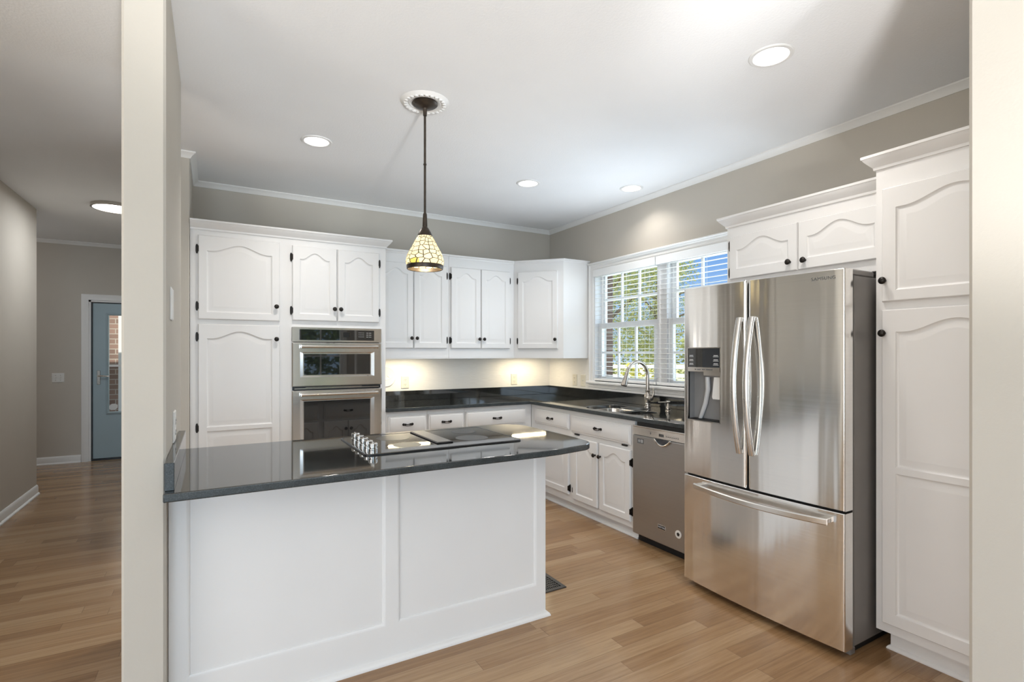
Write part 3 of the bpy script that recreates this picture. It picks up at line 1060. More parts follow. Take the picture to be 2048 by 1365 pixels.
# sink
sk = thing('kitchen_sink', 'stainless steel double bowl sink under the window', 'sink', (2.92, 3.2, .70))
def bowl(pts, depth):
    b = BM()
    cx = sum(p[0] for p in pts) / len(pts)
    cy = sum(p[1] for p in pts) / len(pts)
    f = lambda s, z: [(cx + (x - cx) * s, cy + (y - cy) * s, z) for x, y in pts]
    loops_mesh(b, [f(1.045, CT0 - .0005), f(1.0, CT0 - .0005), f(.985, CT0 - .01), f(.955, CT0 - depth + .02), f(.90, CT0 - depth), f(.2, CT0 - depth - .006), f(.18, CT0 - depth - .004)], cap1=True)
    loops_mesh(b, [f(1.045, CT0 - .0005), f(1.0, CT0 - .012), f(.97, CT0 - depth - .004), f(.2, CT0 - depth - .010)], cap1=True)
    return b
part('basin', bowl(bowl1, .19), M['steel_smooth'], sk, world=True)
part('basin', bowl(bowl2, .15), M['steel_smooth'], sk, world=True)

# faucet
fc = thing('kitchen_faucet', 'brushed nickel gooseneck faucet with pull-down spray head', 'faucet', (3.204, 3.237, CT1))
part('body', lathe(BM(), [(.030, 0), (.030, .006), (.024, .010), (.022, .024), (.025, .026), (.025, .032), (.022, .036), (.027, .060), (.031, .080), (.029, .098), (.022, .112), (.018, .120), (.019, .134), (.021, .138), (.021, .144), (.016, .148)], 28), M['nickel'], fc)
pts = [(0, 0, .14), (0, 0, .20), (0, 0, .27)]
rr = .115
for k in range(1, 15):
    a = PI * k / 14 * 0.93
    pts.append((-rr + rr * math.cos(a), .006 * k / 14, .27 + rr * math.sin(a) * 1.03))
part('spout', tube(BM(), pts, [.0155] * 3 + [.0145] * 14, 16), M['nickel'], fc)
e = Vector(pts[-1])
dr = (Vector(pts[-1]) - Vector(pts[-2])).normalized()
q = dr.to_track_quat('Z', 'Y').to_matrix().to_4x4()
part('spray_head', lathe(BM(), [(.0150, -.002), (.0165, 0), (.0165, .010), (.018, .03), (.026, .095), (.027, .105), (.023, .112), (.012, .112)], 22, Matrix.Translation(e) @ q), M['nickel'], fc)
hl = BM()
lathe(hl, [(.022, 0), (.024, .010), (.020, .030), (.012, .036)], 20, Matrix.Translation((0, -.018, .078)) @ Matrix.Rotation(R(90), 4, 'X'))
tube(hl, [(0, -.048, .080), (.004, -.058, .10), (.008, -.062, .13), (.010, -.056, .165)], [.010, .009, .009, .006], 12)
part('lever', hl, M['nickel'], fc)

sd = thing('soap_dispenser', 'small nickel soap dispenser on the worktop beside the faucet', 'soap dispenser', (3.12, 2.93, CT1))
part('base', lathe(BM(), [(.022, 0), (.022, .004), (.016, .008), (.018, .020), (.015, .034), (.009, .044), (.009, .064)], 20), M['nickel'], sd)
sp = BM()
lathe(sp, [(.010, .062), (.017, .068), (.018, .076), (.010, .082)], 18)
tube(sp, [(0, 0, .071), (-.03, .022, .071), (-.062, .045, .069)], [.006, .005, .004], 10)
part('pump', sp, M['nickel'], sd)

# ------------------------------------------------------------------ dishwasher
DX = 2.64
dw = thing('dishwasher', 'stainless steel dishwasher between the sink cabinet and the refrigerator', 'dishwasher', (2.95, 2.516, 0))
dy0, dy1 = 2.214, 2.818
part('body', bxm((DX + .04, XR - .06, dy0 + .004, dy1 - .004, .07, .866)), M['black'], dw, world=True)
part('door_panel', bxm((DX, DX + .038, dy0, dy1, .066, .776), bev=.004), M['dw_steel'], dw, world=True, label='grey steel door panel')
part('kick_plate', bxm((DX + .06, DX + .09, dy0, dy1, .0, .066)), M['void'], dw, world=True)
cp = part('control_panel', bxm((DX, DX + .038, dy0, dy1, .779, .838), (DX - .003, DX + .038, dy0, dy1, .838, .848), bev=.003), M['steel_smooth'], dw, world=True)
part('display', bxm((DX - .001, DX, 2.518, 2.562, .796, .815)), M['oven_glass'], cp, world=True)
mk = BM()
for i in range(6):
    yy = 2.66 - i * .014
    box(mk, DX - .0006, DX, yy - .004, yy, .818, .821)
for i in range(7):
    yy = 2.500 - i * .017
    box(mk, DX - .0006, DX, yy - .010, yy, .800, .806)
    box(mk, DX - .0006, DX, yy - .007, yy, .811, .8135)
box(mk, DX - .0006, DX, 2.636, 2.644, .800, .815)
part('button_marks', mk, M['dark_mark'], cp, world=True)
hp = BM()
n = 14
arc = [(2.603 - .145 * k / n, .776 - .040 * math.sin(PI * k / n) ** .8) for k in range(n + 1)]
tube(hp, [(DX - .006, a, zz) for a, zz in arc], .006, 8)
part('handle', hp, M['steel_smooth'], dw, world=True)
pk = BM()
loops_mesh(pk, [[(DX - .0015, a, zz) for a, zz in arc]], cap1=True)
part('handle_pocket', pk, M['panel_grey'], dw, world=True)
TM_R = lambda x, y, z: Matrix.Translation((x, y, z)) @ Matrix(((0, 0, -1, 0), (-1, 0, 0, 0), (0, 1, 0, 0), (0, 0, 0, 1)))   # text facing -x
LW_ = lambda o: WM[o].inverted()
st = part('warranty_sticker', bxm((DX - .001, DX, 2.706, 2.770, .722, .757)), M['dark_mark'], dw, world=True)
text('lettering', '10', .026, st, M['mark'], LW_(st) @ TM_R(DX - .0015, 2.752, .739))
sm = BM()
for i in range(3):
    box(sm, DX - .0014, DX, 2.712, 2.734, .730 + i * .008, .734 + i * .008)
part('small_print', sm, M['mark'], st, world=True)
bd = part('nameplate', bxm((DX - .003, DX, 2.500, 2.570, .166, .196), bev=.0008), M['chrome'], dw, world=True)
part('nameplate_field', bxm((DX - .0036, DX, 2.503, 2.567, .169, .193)), M['black'], bd, world=True)
text('lettering', 'MAYTAG', .0160, bd, M['mark'], LW_(bd) @ TM_R(DX - .004, 2.535, .181))
rb_ = part('round_badge', lathe(BM(), [(.026, 0), (.026, .003), (.022, .0035)], 28, Matrix.Translation((DX, 2.390, .178)) @ Matrix.Rotation(R(-90), 4, 'Y')), M['plate_white'], dw, world=True)
part('badge_emblem', lathe(BM(), [(.014, .0035), (.011, .005), (.004, .0055)], 5, Matrix.Translation((DX, 2.390, .178)) @ Matrix.Rotation(R(-90), 4, 'Y')), M['black'], rb_, world=True)

# ------------------------------------------------------------------ refrigerator
FX = 2.43
fy0, fy1, fzt = 1.250, 2.157, 1.748
gap = 1.7235
fr = thing('refrigerator', 'stainless steel french door refrigerator with bottom freezer drawer', 'refrigerator', (2.85, 1.70, 0))
part('body', bxm((2.515, 3.24, fy0 + .004, fy1 - .004, .035, 1.722), bev=.004), M['fridge_side'], fr, world=True, label='dark grey refrigerator side')
part('base_grille', bxm((2.50, 3.2, fy0 + .02, fy1 - .02, .0, .034)), M['void'], fr, world=True)
def ffront(y):
    yc, hw = (fy0 + fy1) / 2, (fy1 - fy0) / 2
    return FX - .021 * (1 - ((y - yc) / hw) ** 2)
def fdoor(name, ya, yb, za, zb, ra, rb, hole=None):
    """bowed door slab; ra/rb = front edge radius at ya/yb"""
    ys = set([ya, yb])
    for k in range(1, 24):
        ys.add(ya + (yb - ya) * k / 24)
    for k in range(1, 6):
        ys.add(ya + ra * (1 - math.cos(PI / 2 * k / 5)))
        ys.add(yb - rb * (1 - math.cos(PI / 2 * k / 5)))
    if hole:
        ys = set(y for y in ys if not (hole[0] - .004 < y < hole[0] + .004 or hole[1] - .004 < y < hole[1] + .004)) | {hole[0], hole[1]}
    ys = sorted(ys)
    zs = [za, za + .003] + ([hole[2], hole[3]] if hole else []) + [zb - .003, zb]
    def fx(y, z):
        x = ffront(y)
        if y - ya < ra:
            d = ra - (y - ya)
            x += ra - math.sqrt(max(0, ra * ra - d * d))
        if yb - y < rb:
            d = rb - (yb - y)
            x += rb - math.sqrt(max(0, rb * rb - d * d))
        if z < za + .001 or z > zb - .001:
            x += .003
        return x
    bm = BM()
    V = [[bm.verts.new((fx(y, z), y, z)) for z in zs] for y in ys]
    B = [[bm.verts.new((2.495, y, z)) for z in (za, zb)] for y in ys]
    nz = len(zs)
    for i in range(len(ys) - 1):
        for j in range(nz - 1):
            if hole and hole[0] - 1e-6 <= ys[i] and ys[i + 1] <= hole[1] + 1e-6 and abs(zs[j] - hole[2]) < 1e-6:
                continue
            bm.faces.new((V[i][j], V[i][j + 1], V[i + 1][j + 1], V[i + 1][j]))
        bm.faces.new((V[i][nz - 1], B[i][1], B[i + 1][1], V[i + 1][nz - 1]))
        bm.faces.new((V[i][0], V[i + 1][0], B[i + 1][0], B[i][0]))
        bm.faces.new((B[i][0], B[i + 1][0], B[i + 1][1], B[i][1]))
    bm.faces.new([v for v in V[0]] + [B[0][1], B[0][0]])
    bm.faces.new([v for v in reversed(V[-1])] + [B[-1][0], B[-1][1]])
    return part(name, bm, M['steel'], fr, world=True, angle=28)
HO = (1.889, 2.117, .980, 1.398)
dL = fdoor('door', gap + .005, fy1, .661, fzt, .016, .006, HO)
dR = fdoor('door', fy0, gap - .005, .661, fzt, .006, .016)
dF = fdoor('freezer_drawer', fy0, fy1, .034, .650, .006, .006)
part('gasket', bxm((2.49, 2.514, fy0 + .012, fy1 - .012, .05, 1.735), (2.45, 2.5, gap - .0048, gap + .0048, .662, 1.74), (2.45, 2.5, fy0 + .01, fy1 - .01, .651, .660)), M['void'], fr, world=True)
# bowed vertical handles
def vhandle(parent, y):
    pts = []
    for k in range(25):
        t = k / 24
        z = .842 + (1.552 - .842) * t
        pts.append((2.398 - .050 * math.sin(PI * t) ** .9, y, z))
    b = bar(BM(), pts, .034, .024, (0, 1, 0), True)
    for z in (.85, 1.545):
        box(b, 2.392, 2.425, y - .010, y + .010, z - .012, z + .012, bev=.002)
    part('handle', b, M['handle_steel'], parent, world=True)
vhandle(dL, 1.760)
vhandle(dR, 1.687)
pts = []
for k in range(25):
    t = k / 24
    pts.append((2.388 - .040 * math.sin(PI * t) ** .8, 2.045 - (2.045 - 1.305) * t, .608 - .006 * math.sin(PI * t)))
hb = bar(BM(), pts, .030, .018, (0, 0, 1))
for y in (2.025, 1.325):
    box(hb, 2.386, 2.424, y - .018, y + .018, .598, .620, bev=.002)
part('handle', hb, M['handle_steel'], dF, world=True)
# hinge covers on top
for ya, yb in ((1.258, 1.345), (2.062, 2.149)):
    part('hinge_cover', bxm((2.46, 2.70, ya, yb, 1.7225, 1.752), bev=.006), M['fridge_side'], fr, world=True)
part('foot', bxm((2.49, 2.53, fy0 + .006, fy0 + .05, .0, .034), bev=.004), M['fridge_side'], fr, world=True)
# dispenser
dp = BM()
y0_, y1_, z0_, z1_ = HO
xf = ffront(2.0)
box(dp, 2.470, 2.474, y0_, y1_, z0_, 1.276)
box(dp, xf + .004, 2.470, y0_, y0_ + .003, z0_, 1.276)
box(dp, xf + .004, 2.470, y1_ - .003, y1_, z0_, 1.276)
box(dp, xf + .004, 2.470, y0_, y1_, 1.273, 1.276)
box(dp, xf + .004, 2.470, y0_, y1_, z0_, z0_ + .003)
disp = part('dispenser', dp, M['disp_grey'], dL, world=True, label='water and ice dispenser recess')
b = BM()
for ya, yb, za, zb in ((y0_ - .003, y0_ + .003, z0_ - .003, z1_ + .003), (y1_ - .003, y1_ + .003, z0_ - .003, z1_ + .003), (y0_, y1_, z1_ - .002, z1_ + .003), (y0_, y1_, z0_ - .003, z0_ + .003), (y0_, y1_, 1.262, 1.287)):
    box(b, xf - .006, xf + .012, ya, yb, za, zb)
part('surround', b, M['steel_smooth'], disp, world=True)
part('touch_panel', bxm((xf - .001, xf + .008, 2.012, y1_ - .003, 1.287, z1_ - .002)), M['oven_glass'], disp, world=True)
part('touch_panel', bxm((xf - .0005, xf + .008, y0_ + .003, 2.012, 1.287, z1_ - .002)), M['panel_grey'], disp, world=True, label='dark grey half of the touch panel')
mk = BM()
for zc in (1.352, 1.328, 1.306):
    box(mk, xf - .0016, xf, 2.078, 2.104, zc, zc + .004)
    box(mk, xf - .0016, xf, 2.076, 2.106, zc - .006, zc - .0035)
    box(mk, xf - .0016, xf, 1.908, 1.936, zc, zc + .004)
    box(mk, xf - .0016, xf, 1.904, 1.940, zc - .006, zc - .0035)
part('panel_marks', mk, M['mark'], disp, world=True)
mk = BM()
for a, bb in ((2.045, 2.02), (2.012, 1.99), (1.985, 1.94), (2.062, 2.052)):
    box(mk, xf - .0068, xf - .006, bb, a, 1.272, 1.277)
part('button_icons', mk, M['dark_mark'], disp, world=True)
part('chute', bxm((2.428, 2.469, 1.892, 2.022, 1.232, 1.273), bev=.008), M['steel_smooth'], disp, world=True)
b = BM()
tube(b, [(2.455, 2.008, 1.245), (2.455, 2.004, 1.16), (2.456, 2.022, 1.08), (2.458, 2.060, .988)], [.014, .014, .013, .011], 14)
part('guide_rail', b, M['plate_grey'], disp, world=True)
b = loops_mesh(BM(), [[(2.440, ya, z), (2.440, yb, z), (2.450, yb, z), (2.450, ya, z)] for ya, yb, z in ((1.905, 1.952, 1.235), (1.898, 1.965, 1.12), (1.905, 1.960, 1.108))], cap0=True)
part('paddle', b, M['plate_white'], disp, world=True)
b = BM()
box(b, xf + .002, 2.469, y0_ + .004, y1_ - .004, z0_ + .003, z0_ + .007)
for k in range(4):
    box(b, xf + .008 + k * .012, xf + .014 + k * .012, y0_ + .012, y1_ - .012, z0_ + .007, z0_ + .010)
part('drip_grille', b, M['black'], disp, world=True)
lt = text('lettering', 'SAMSUNG', .0215, dR, M['dark_mark'], LW_(dR) @ TM_R(ffront(1.340) - .0004, 1.340, 1.711) @ Matrix.Rotation(R(4.25), 4, 'Y'), extrude=.0008, spacing=1.12)

# cabinet above the refrigerator
fcx, fcy = 2.84, 2.17
fcab = thing('wall_cabinet', 'white two door cabinet above the refrigerator', 'cabinet', (fcx, fcy, 1.80), RT)
fw = fcy - 1.242
part('carcass', bxm((0, fw, 0, XR - fcx - .003, .02, .376), (0, fw, 0, .02, -.025, .02)), M['cab'], fcab)
part('crown', sweep(BM(), [(0, XR - fcx - .003), (0, 0), (fw, 0)], [(o, u + .362) for o, u in CC]), M['cab'], fcab)
ar = dict(rise=.055, stile=.05, rt=.034, rb=.06)
door(fcab, .028, .465, .032, .300, 'L', 1.882 - 1.80, hz=(.075, .245), kx=.040, **ar)
door(fcab, .471, .908, .032, .300, 'R', 1.880 - 1.80, hz=(), kx=.040, **ar)

# pantry right of the refrigerator
px = 2.67
p2 = thing('pantry_cabinet', 'tall white two door cabinet right of the refrigerator', 'cabinet', (px, 1.236, 0), RT)
w2 = 1.236 - .624
part('carcass', bxm((0, w2, 0, XR - px - .003, .09, 2.225)), M['cab'], p2)
k = bxm((.055, w2, .045, .06, 0, .09))
sweep(k, [(.04, .20), (.04, .045), (w2, .045)], [(0, 0), (.013, 0), (.013, .006), (.008, .014), (0, .018)])
box(k, .04, .055, .045, .20, 0, .09)
part('kick_board', k, M['cab'], p2)
part('crown', sweep(BM(), [(0, XR - px - .003), (0, 0), (w2, 0)], [(o, u + 2.217) for o, u in CC]), M['cab'], p2)
door(p2, .030, .584, 1.602, 2.120, 'R', 1.698, hz=(), kx=.014, rise=.050, stile=.058, rt=.045)
h2 = 1.566 - .135
door(p2, .030, .584, .135, 1.566, 'R', 1.459, panels=[(.705, h2, .014, .050, .052), (0, .705, .055, .014, 0)], hz=(), kx=.012, stile=.058)

# ------------------------------------------------------------------ wall oven
ov = thing('wall_oven', 'stainless steel built in double wall oven with two glass windows', 'oven', (.855, TY, .40))
b = BM()
part('housing', bxm((OX0 + .016, OX1 - .016, TY + .002, YB - .03, .41, 1.555)), M['black'], ov, world=True)
cpn = part('control_panel', bxm((OX0, OX1, TY - .022, TY - .001, 1.453, 1.566), bev=.003), M['steel_smooth'], ov, world=True)
part('glass', bxm((.566, 1.135, TY - .0235, TY - .021, 1.468, 1.550)), M['oven_glass'], cpn, world=True)
mk = BM()
for r in range(3):
    for c in range(4):
        xx, zz = 1.012 + c * .012, 1.528 - r * .016
        box(mk, xx, xx + .004, TY - .024, TY - .0235, zz, zz + .004)
    box(mk, 1.072, 1.088, TY - .024, TY - .0235, 1.528 - r * .016, 1.531 - r * .016)
    box(mk, 1.094, 1.112, TY - .024, TY - .0235, 1.528 - r * .016, 1.531 - r * .016)
part('key_marks', mk, M['mark'], cpn, world=True)
part('display', bxm((.89, .94, TY - .024, TY - .0234, 1.493, 1.532)), M['print'], cpn, world=True)
def oven_door(nm, za, zb, ga, gb, hz_):
    bm = BM()
    lp = lambda x0, x1, z0, z1, y: [(x0, y, z0), (x1, y, z0), (x1, y, z1), (x0, y, z1)]
    yd = TY - .030
    gx0, gx1 = .598, 1.104
    loops_mesh(bm, [lp(OX0, OX1, za, zb, TY - .001), lp(OX0, OX1, za, zb, yd + .006), lp(OX0 + .008, OX1 - .008, za + .006, zb - .006, yd),
                    lp(OX0 + .058, OX1 - .062, ga - .016, gb + .016, yd), lp(gx0 - .006, gx1 + .006, ga - .006, gb + .006, yd + .010), lp(gx0, gx1, ga, gb, yd + .010)], cap0=True, cap1=False)
    d = part(nm, bm, M['steel_smooth'], ov, world=True, smooth=False)
    part('window', bxm((gx0, gx1, yd + .0095, yd + .014, ga, gb)), M['oven_glass'], d, world=True)
    h = tube(BM(), [(.574, yd - .042, hz_), (1.153, yd - .042, hz_)], .0115, 16)
    for xx in (.582, 1.145):
        lathe(h, [(.0135, 0), (.0135, .018)], 16, Matrix.Translation((xx - .009, yd - .042, hz_)) @ Matrix.Rotation(R(90), 4, 'Y'))
        lathe(h, [(.008, 0), (.008, .045)], 12, Matrix.Translation((xx, yd + .002, hz_)) @ FWD)
    part('handle', h, M['steel_smooth'], d, world=True)
    return d
oven_door('upper_door', 1.112, 1.448, 1.198, 1.360, 1.417)
oven_door('lower_door', .545, 1.080, .690, .996, 1.050)
part('vent_trim', bxm((OX0 + .006, OX1 - .006, TY - .010, TY - .001, 1.083, 1.110)), M['black'], ov, world=True)
part('vent_slats', bxm((OX0 + .02, OX1 - .02, TY - .014, TY - .010, 1.092, 1.097), (OX0 + .10, OX1 - .16, TY - .016, TY - .010, 1.101, 1.104)), M['steel_smooth'], ov, world=True)
part('bottom_trim', bxm((OX0, OX1, TY - .022, TY - .001, .405, .538), bev=.003), M['steel_smooth'], ov, world=True)

# ------------------------------------------------------------------ peninsula
pn = thing('peninsula_cabinet', 'white panelled peninsula base under the black granite counter', 'cabinet', (.68, 2.56, 0))
X0, X1, Y0, Y1 = XL + .002, 1.501, 2.25, 2.86
b = bxm((X0, X0 + .02, Y0 + .012, Y1, .09, .874), (X1 - .02, X1, Y0 + .012, Y1, 0, .874), (X0 + .02, X1 - .02, Y1 - .02, Y1, .09, .874), (X0 + .02, X1 - .02, Y0 + .012, Y1 - .02, .09, .11))
box(b, X0, X1 - .02, Y1 - .07, Y1 - .055, 0, .09)
part('carcass', b, M['cab'], pn, world=True)
# panelled back: frame with two recessed fields
b = BM()
fieldsx = [(X0 + .054, .658), (.710, 1.447)]
zb_, zt_ = .163, .874
box(b, X0, X0 + .054, Y0, Y0 + .012, 0, zt_)
box(b, .658, .710, Y0, Y0 + .012, zb_, zt_)
box(b, 1.447, X1, Y0, Y0 + .012, 0, zt_)
box(b, X0 + .054, 1.447, Y0, Y0 + .012, 0, zb_)
box(b, X0 + .054, 1.447, Y0 + .0095, Y0 + .018, zb_, zt_)
part('back_panel', b, M['cab'], pn, world=True, smooth=False)
b = BM()
for xa, xb in fieldsx:
    sweep(b, [(xa, zt_), (xa, zb_), (xb, zb_), (xb, zt_)], [(0, 0), (0, .0095), (-.004, .009), (-.012, .004), (-.013, 0)], fn=lambda a, c, u: (a, Y0 + .0095 - u, c))
part('panel_moulding', b, M['cab'], pn, world=True)
part('shoe_moulding', sweep(BM(), [(X0, Y0), (X1, Y0), (X1, Y1 - .06)], [(0, 0), (.020, 0), (.020, .006), (.016, .014), (.008, .021), (0, .024)]), M['cab'], pn, world=True)
# doors and drawers on the kitchen side (face +y)
RK = Matrix.Rotation(PI, 4, 'Z')
def kdoor(x0, x1, z0, z1, hs, dr=False):
    w, h = x1 - x0, z1 - z0
    bm = drawer_mesh(w, h) if dr else door_mesh(w, h, [(0, h, .05, .05, .045)])
    d = mesh_obj('drawer' if dr else 'door', bm, M['cab'])
    d.parent = pn
    d.matrix_local = WM[pn].inverted() @ Matrix.Translation((x1, Y1 + .001, z0)) @ RK
    WM[d] = WM[pn] @ d.matrix_local
    if dr:
        pull(d, w / 2, h / 2)
    else:
        knob(d, (w - .024) if hs == 'L' else .024, h - .08)
for xa in (-.10, .44, .98):
    kdoor(xa, xa + .49, .69, .845, 'L', True)
    kdoor(xa, xa + .242, .13, .66, 'R')
    kdoor(xa + .248, xa + .49, .13, .66, 'L')

pt = thing('peninsula_countertop', 'black granite peninsula counter with rounded end and raised left splash', 'countertop', (.75, 2.48, CT0))
def arcpts(cx, cy, r, a0, a1, n):
    return [(cx + r * math.cos(R(a0 + (a1 - a0) * k / n)), cy + r * math.sin(R(a0 + (a1 - a0) * k / n))) for k in range(n + 1)]
ce = [(XL, 2.035)]
ce += [(1.34, 2.035)]
ce += [(1.45, 2.042), (1.53, 2.056)]
ce += arcpts(1.585, 2.195, .128, -72, -4, 9)
ce += [(1.724, 2.35), (1.726, 2.50), (1.724, 2.66)]
ce += arcpts(1.555, 2.775, .168, 4, 84, 10)
ce += [(1.45, 2.950), (1.30, 2.953), (XL, 2.953)]
ob = part('slab', prism(BM(), ce, CT0, CT1), [M['granite'], M['granite_edge']], pt, world=True)
edge_faces(ob)
md = ob.modifiers.new('eased_edge', 'BEVEL')
md.width = .005
md.segments = 3
md.limit_method = 'ANGLE'
md.angle_limit = R(60)
sp_ = part('side_splash', bxm((XL + .001, XL + .030, 2.075, 2.91, CT1, 1.0), bev=.002), [M['granite'], M['granite_edge']], pt, world=True)
for f in sp_.data.polygons:
    if f.normal.y < -.5:
        f.material_index = 1

# cooktop
ck = thing('cooktop', 'black glass cooktop with centre vent set in the peninsula counter', 'cooktop', (1.0, 2.59, CT1))
gl = BM()
prism(gl, rrect(.592, 1.405, 2.335, 2.866, .020), CT1, CT1 + .006)
gb_ = part('glass', gl, M['cook_glass'], ck, world=True)
part('edge_trim', sweep(BM(), rrect(.592, 1.405, 2.335, 2.866, .020), [(-.001, CT1), (.004, CT1), (.004, CT1 + .005), (.0, CT1 + .0075), (-.004, CT1 + .0062)], closed=True), M['black'], ck, world=True)
for cx, cy, rr_ in ((1.205, 2.52, .088), (1.255, 2.735, .070), (.835, 2.49, .070), (.835, 2.725, .088)):
    part('burner_ring', lathe(BM(), [(rr_, .0061), (rr_, .0064), (rr_ * .05, .0064)], 48, Matrix.Translation((cx, cy, CT1))), M['print'], ck, world=True)
vg = bxm((.972, 1.062, 2.436, 2.855, CT1 + .006, CT1 + .012), bev=.003)
g_ = part('vent_frame', vg, M['black'], ck, world=True)
part('vent_grille', bxm((.980, 1.054, 2.444, 2.847, CT1 + .0115, CT1 + .0135)), M['mesh_metal'], g_, world=True)
for cy in (2.735, 2.650, 2.565, 2.480, 2.398):
    kb = lathe(BM(), [(.021, .006), (.021, .020), (.017, .023), (.017, .026), (.021, .029), (.021, .043), (.018, .047), (.004, .048)], 26)
    box(kb, -.003, .003, -.019, .019, .047, .0495)
    part('control_knob', kb, M['chrome'], ck, loc=(.640 - 1.0, cy - 2.59, 0))

# ------------------------------------------------------------------ pendant lamp, medallion, ceiling lights
PX, PY = 1.012, 2.715
md_ = BM()
prof = [(.005, 0), (.062, 0), (.070, -.006), (.085, -.010), (.092, -.006), (.100, -.012), (.112, -.014), (.122, -.008), (.128, -.004), (.133, -.001), (.133, 0)]
lathe(md_, [(r_, CEIL + z_) for r_, z_ in prof], 64, Matrix.Translation((PX, PY, 0)))
for k in range(24):
    a = 2 * PI * k / 24
    lathe(md_, [(.011, CEIL - .013), (.008, CEIL - .017), (.002, CEIL - .018)], 8, Matrix.Translation((PX + .106 * math.cos(a), PY + .106 * math.sin(a), 0)))
top('ceiling_medallion', md_, M['trim'], 'white round plaster medallion on the ceiling above the pendant lamp', 'ceiling medallion')
pd = thing('pendant_lamp', 'stained glass pendant lamp hanging on a bronze rod over the cooktop', 'lamp', (PX, PY, 1.83))
z0p = 1.83
part('canopy', lathe(BM(), [(.004, CEIL - .004 - z0p), (.068, CEIL - .006 - z0p), (.070, CEIL - .012 - z0p), (.060, CEIL - .020 - z0p), (.030, CEIL - .030 - z0p), (.014, CEIL - .036 - z0p), (.011, CEIL - .050 - z0p), (.010, CEIL - .075 - z0p)], 36), M['lamp_bronze'], pd)
rod = tube(BM(), [(0, 0, .30), (0, 0, CEIL - .06 - z0p)], .0065, 14)
lathe(rod, [(.0065, .575), (.009, .578), (.009, .584), (.0065, .587)], 14)
part('rod', rod, M['lamp_bronze'], pd)
part('socket_cap', lathe(BM(), [(.007, .315), (.011, .305), (.0125, .27), (.014, .235), (.022, .225), (.034, .205), (.040, .190), (.041, .184), (.036, .184)], 28), M['lamp_bronze'], pd)
shp = [(.036, .190), (.044, .178), (.056, .155), (.072, .125), (.086, .100), (.096, .078), (.103, .055), (.105, .040), (.101, .028), (.097, .022)]
sh = BM()
lathe(sh, shp, 48, cap=False)
lathe(sh, [(r_ - .003, z_) for r_, z_ in reversed(shp)], 48, cap=False)
part('shade', sh, M['glass_shade'], pd, label='cream and green stained glass shade')
part('shade_rim', lathe(BM(), [(.097, .022), (.100, .024), (.101, .016), (.099, .002), (.096, 0), (.093, .002), (.094, .020), (.097, .022)], 48, cap=False), M['lamp_bronze'], pd)
part('bulb', lathe(BM(), [(.012, .18), (.013, .15), (.026, .12), (.030, .098), (.024, .076), (.010, .064), (.002, .062)], 24), M['bulb'], pd)
lamp('pendant_bulb_light', 'POINT', 2.6, (0, 0, .045), color=(1, .84, .6), parent=pd, shadow_soft_size=.03)

def recessed(x, y, label, energy=7.0):
    t = thing('recessed_light', label, 'ceiling light', (x, y, CEIL), 0, 'round recessed ceiling lights in the kitchen')
    part('trim_ring', lathe(BM(), [(.075, -.002), (.078, -.006), (.092, -.006), (.096, -.003), (.097, -.0002), (.075, -.0002)], 40, cap=False), M['trim'], t)
    part('lens', lathe(BM(), [(.0755, -.0025), (.070, -.0035), (.002, -.004)], 40), M['led'], t)
    lamp('downlight', 'AREA', energy, (0, 0, -.012), (0, 0, 0), .14, color=(1, .95, .89), parent=t, shape='DISK', spread=R(125))
    return t
recessed(.584, 3.567, 'round recessed ceiling light above the wall ovens, left of the pendant lamp')
recessed(2.225, 3.59, 'round recessed ceiling light right of the pendant rod, above the wide drawer')
recessed(3.045, 3.265, 'round recessed ceiling light above the kitchen window', 2.6)
recessed(2.250, 1.483, 'largest looking recessed ceiling light above the refrigerator', 4.5)

hl_ = thing('hall_ceiling_light', 'round flush ceiling light with dark rim in the hallway', 'ceiling light', (-.80, 6.10, CEIL))
part('rim', lathe(BM(), [(.190, -.0002), (.190, -.028), (.184, -.032), (.174, -.030), (.174, -.0002)], 56, cap=False), M['nickel'], hl_)
part('lens', lathe(BM(), [(.174, -.026), (.150, -.031), (.002, -.034)], 56), M['led'], hl_)
lamp('hall_light', 'AREA', 13, (0, 0, -.05), (0, 0, 0), .3, color=(.92, .96, 1), parent=hl_, shape='DISK')

# under-cabinet light bars
def uc(xa, xb, y, label, rot=0.0, en=3.0):
    cx = (xa + xb) / 2
    t = thing('undercabinet_light', label, 'light bar', (cx, y, 1.345), rot, 'light bars under the wall cabinets')
    w = (xb - xa) / 2
    part('bar_housing', bxm((-w, w, -.020, .020, -.018, -.0005), bev=.003), M['plate_white'], t)
    part('lens', bxm((-w + .012, w - .012, -.014, .014, -.030, -.018), bev=.004), M['uc_led'], t)
    part('end_cap', bxm((-w - .006, -w + .012, -.016, .016, -.032, -.016), (w - .012, w + .006, -.016, .016, -.032, -.016)), M['plate_white'], t)
    lamp('bar_light', 'AREA', en, (0, 0, -.034), (0, 0, 0), 2 * w - .03, .026, (1, .84, .58), parent=t)
uc(1.37, 1.80, 4.665, 'lit light bar under the wall cabinet nearest the ovens')
uc(2.68, 3.12, 4.66, 'lit light bar under the corner wall cabinet')

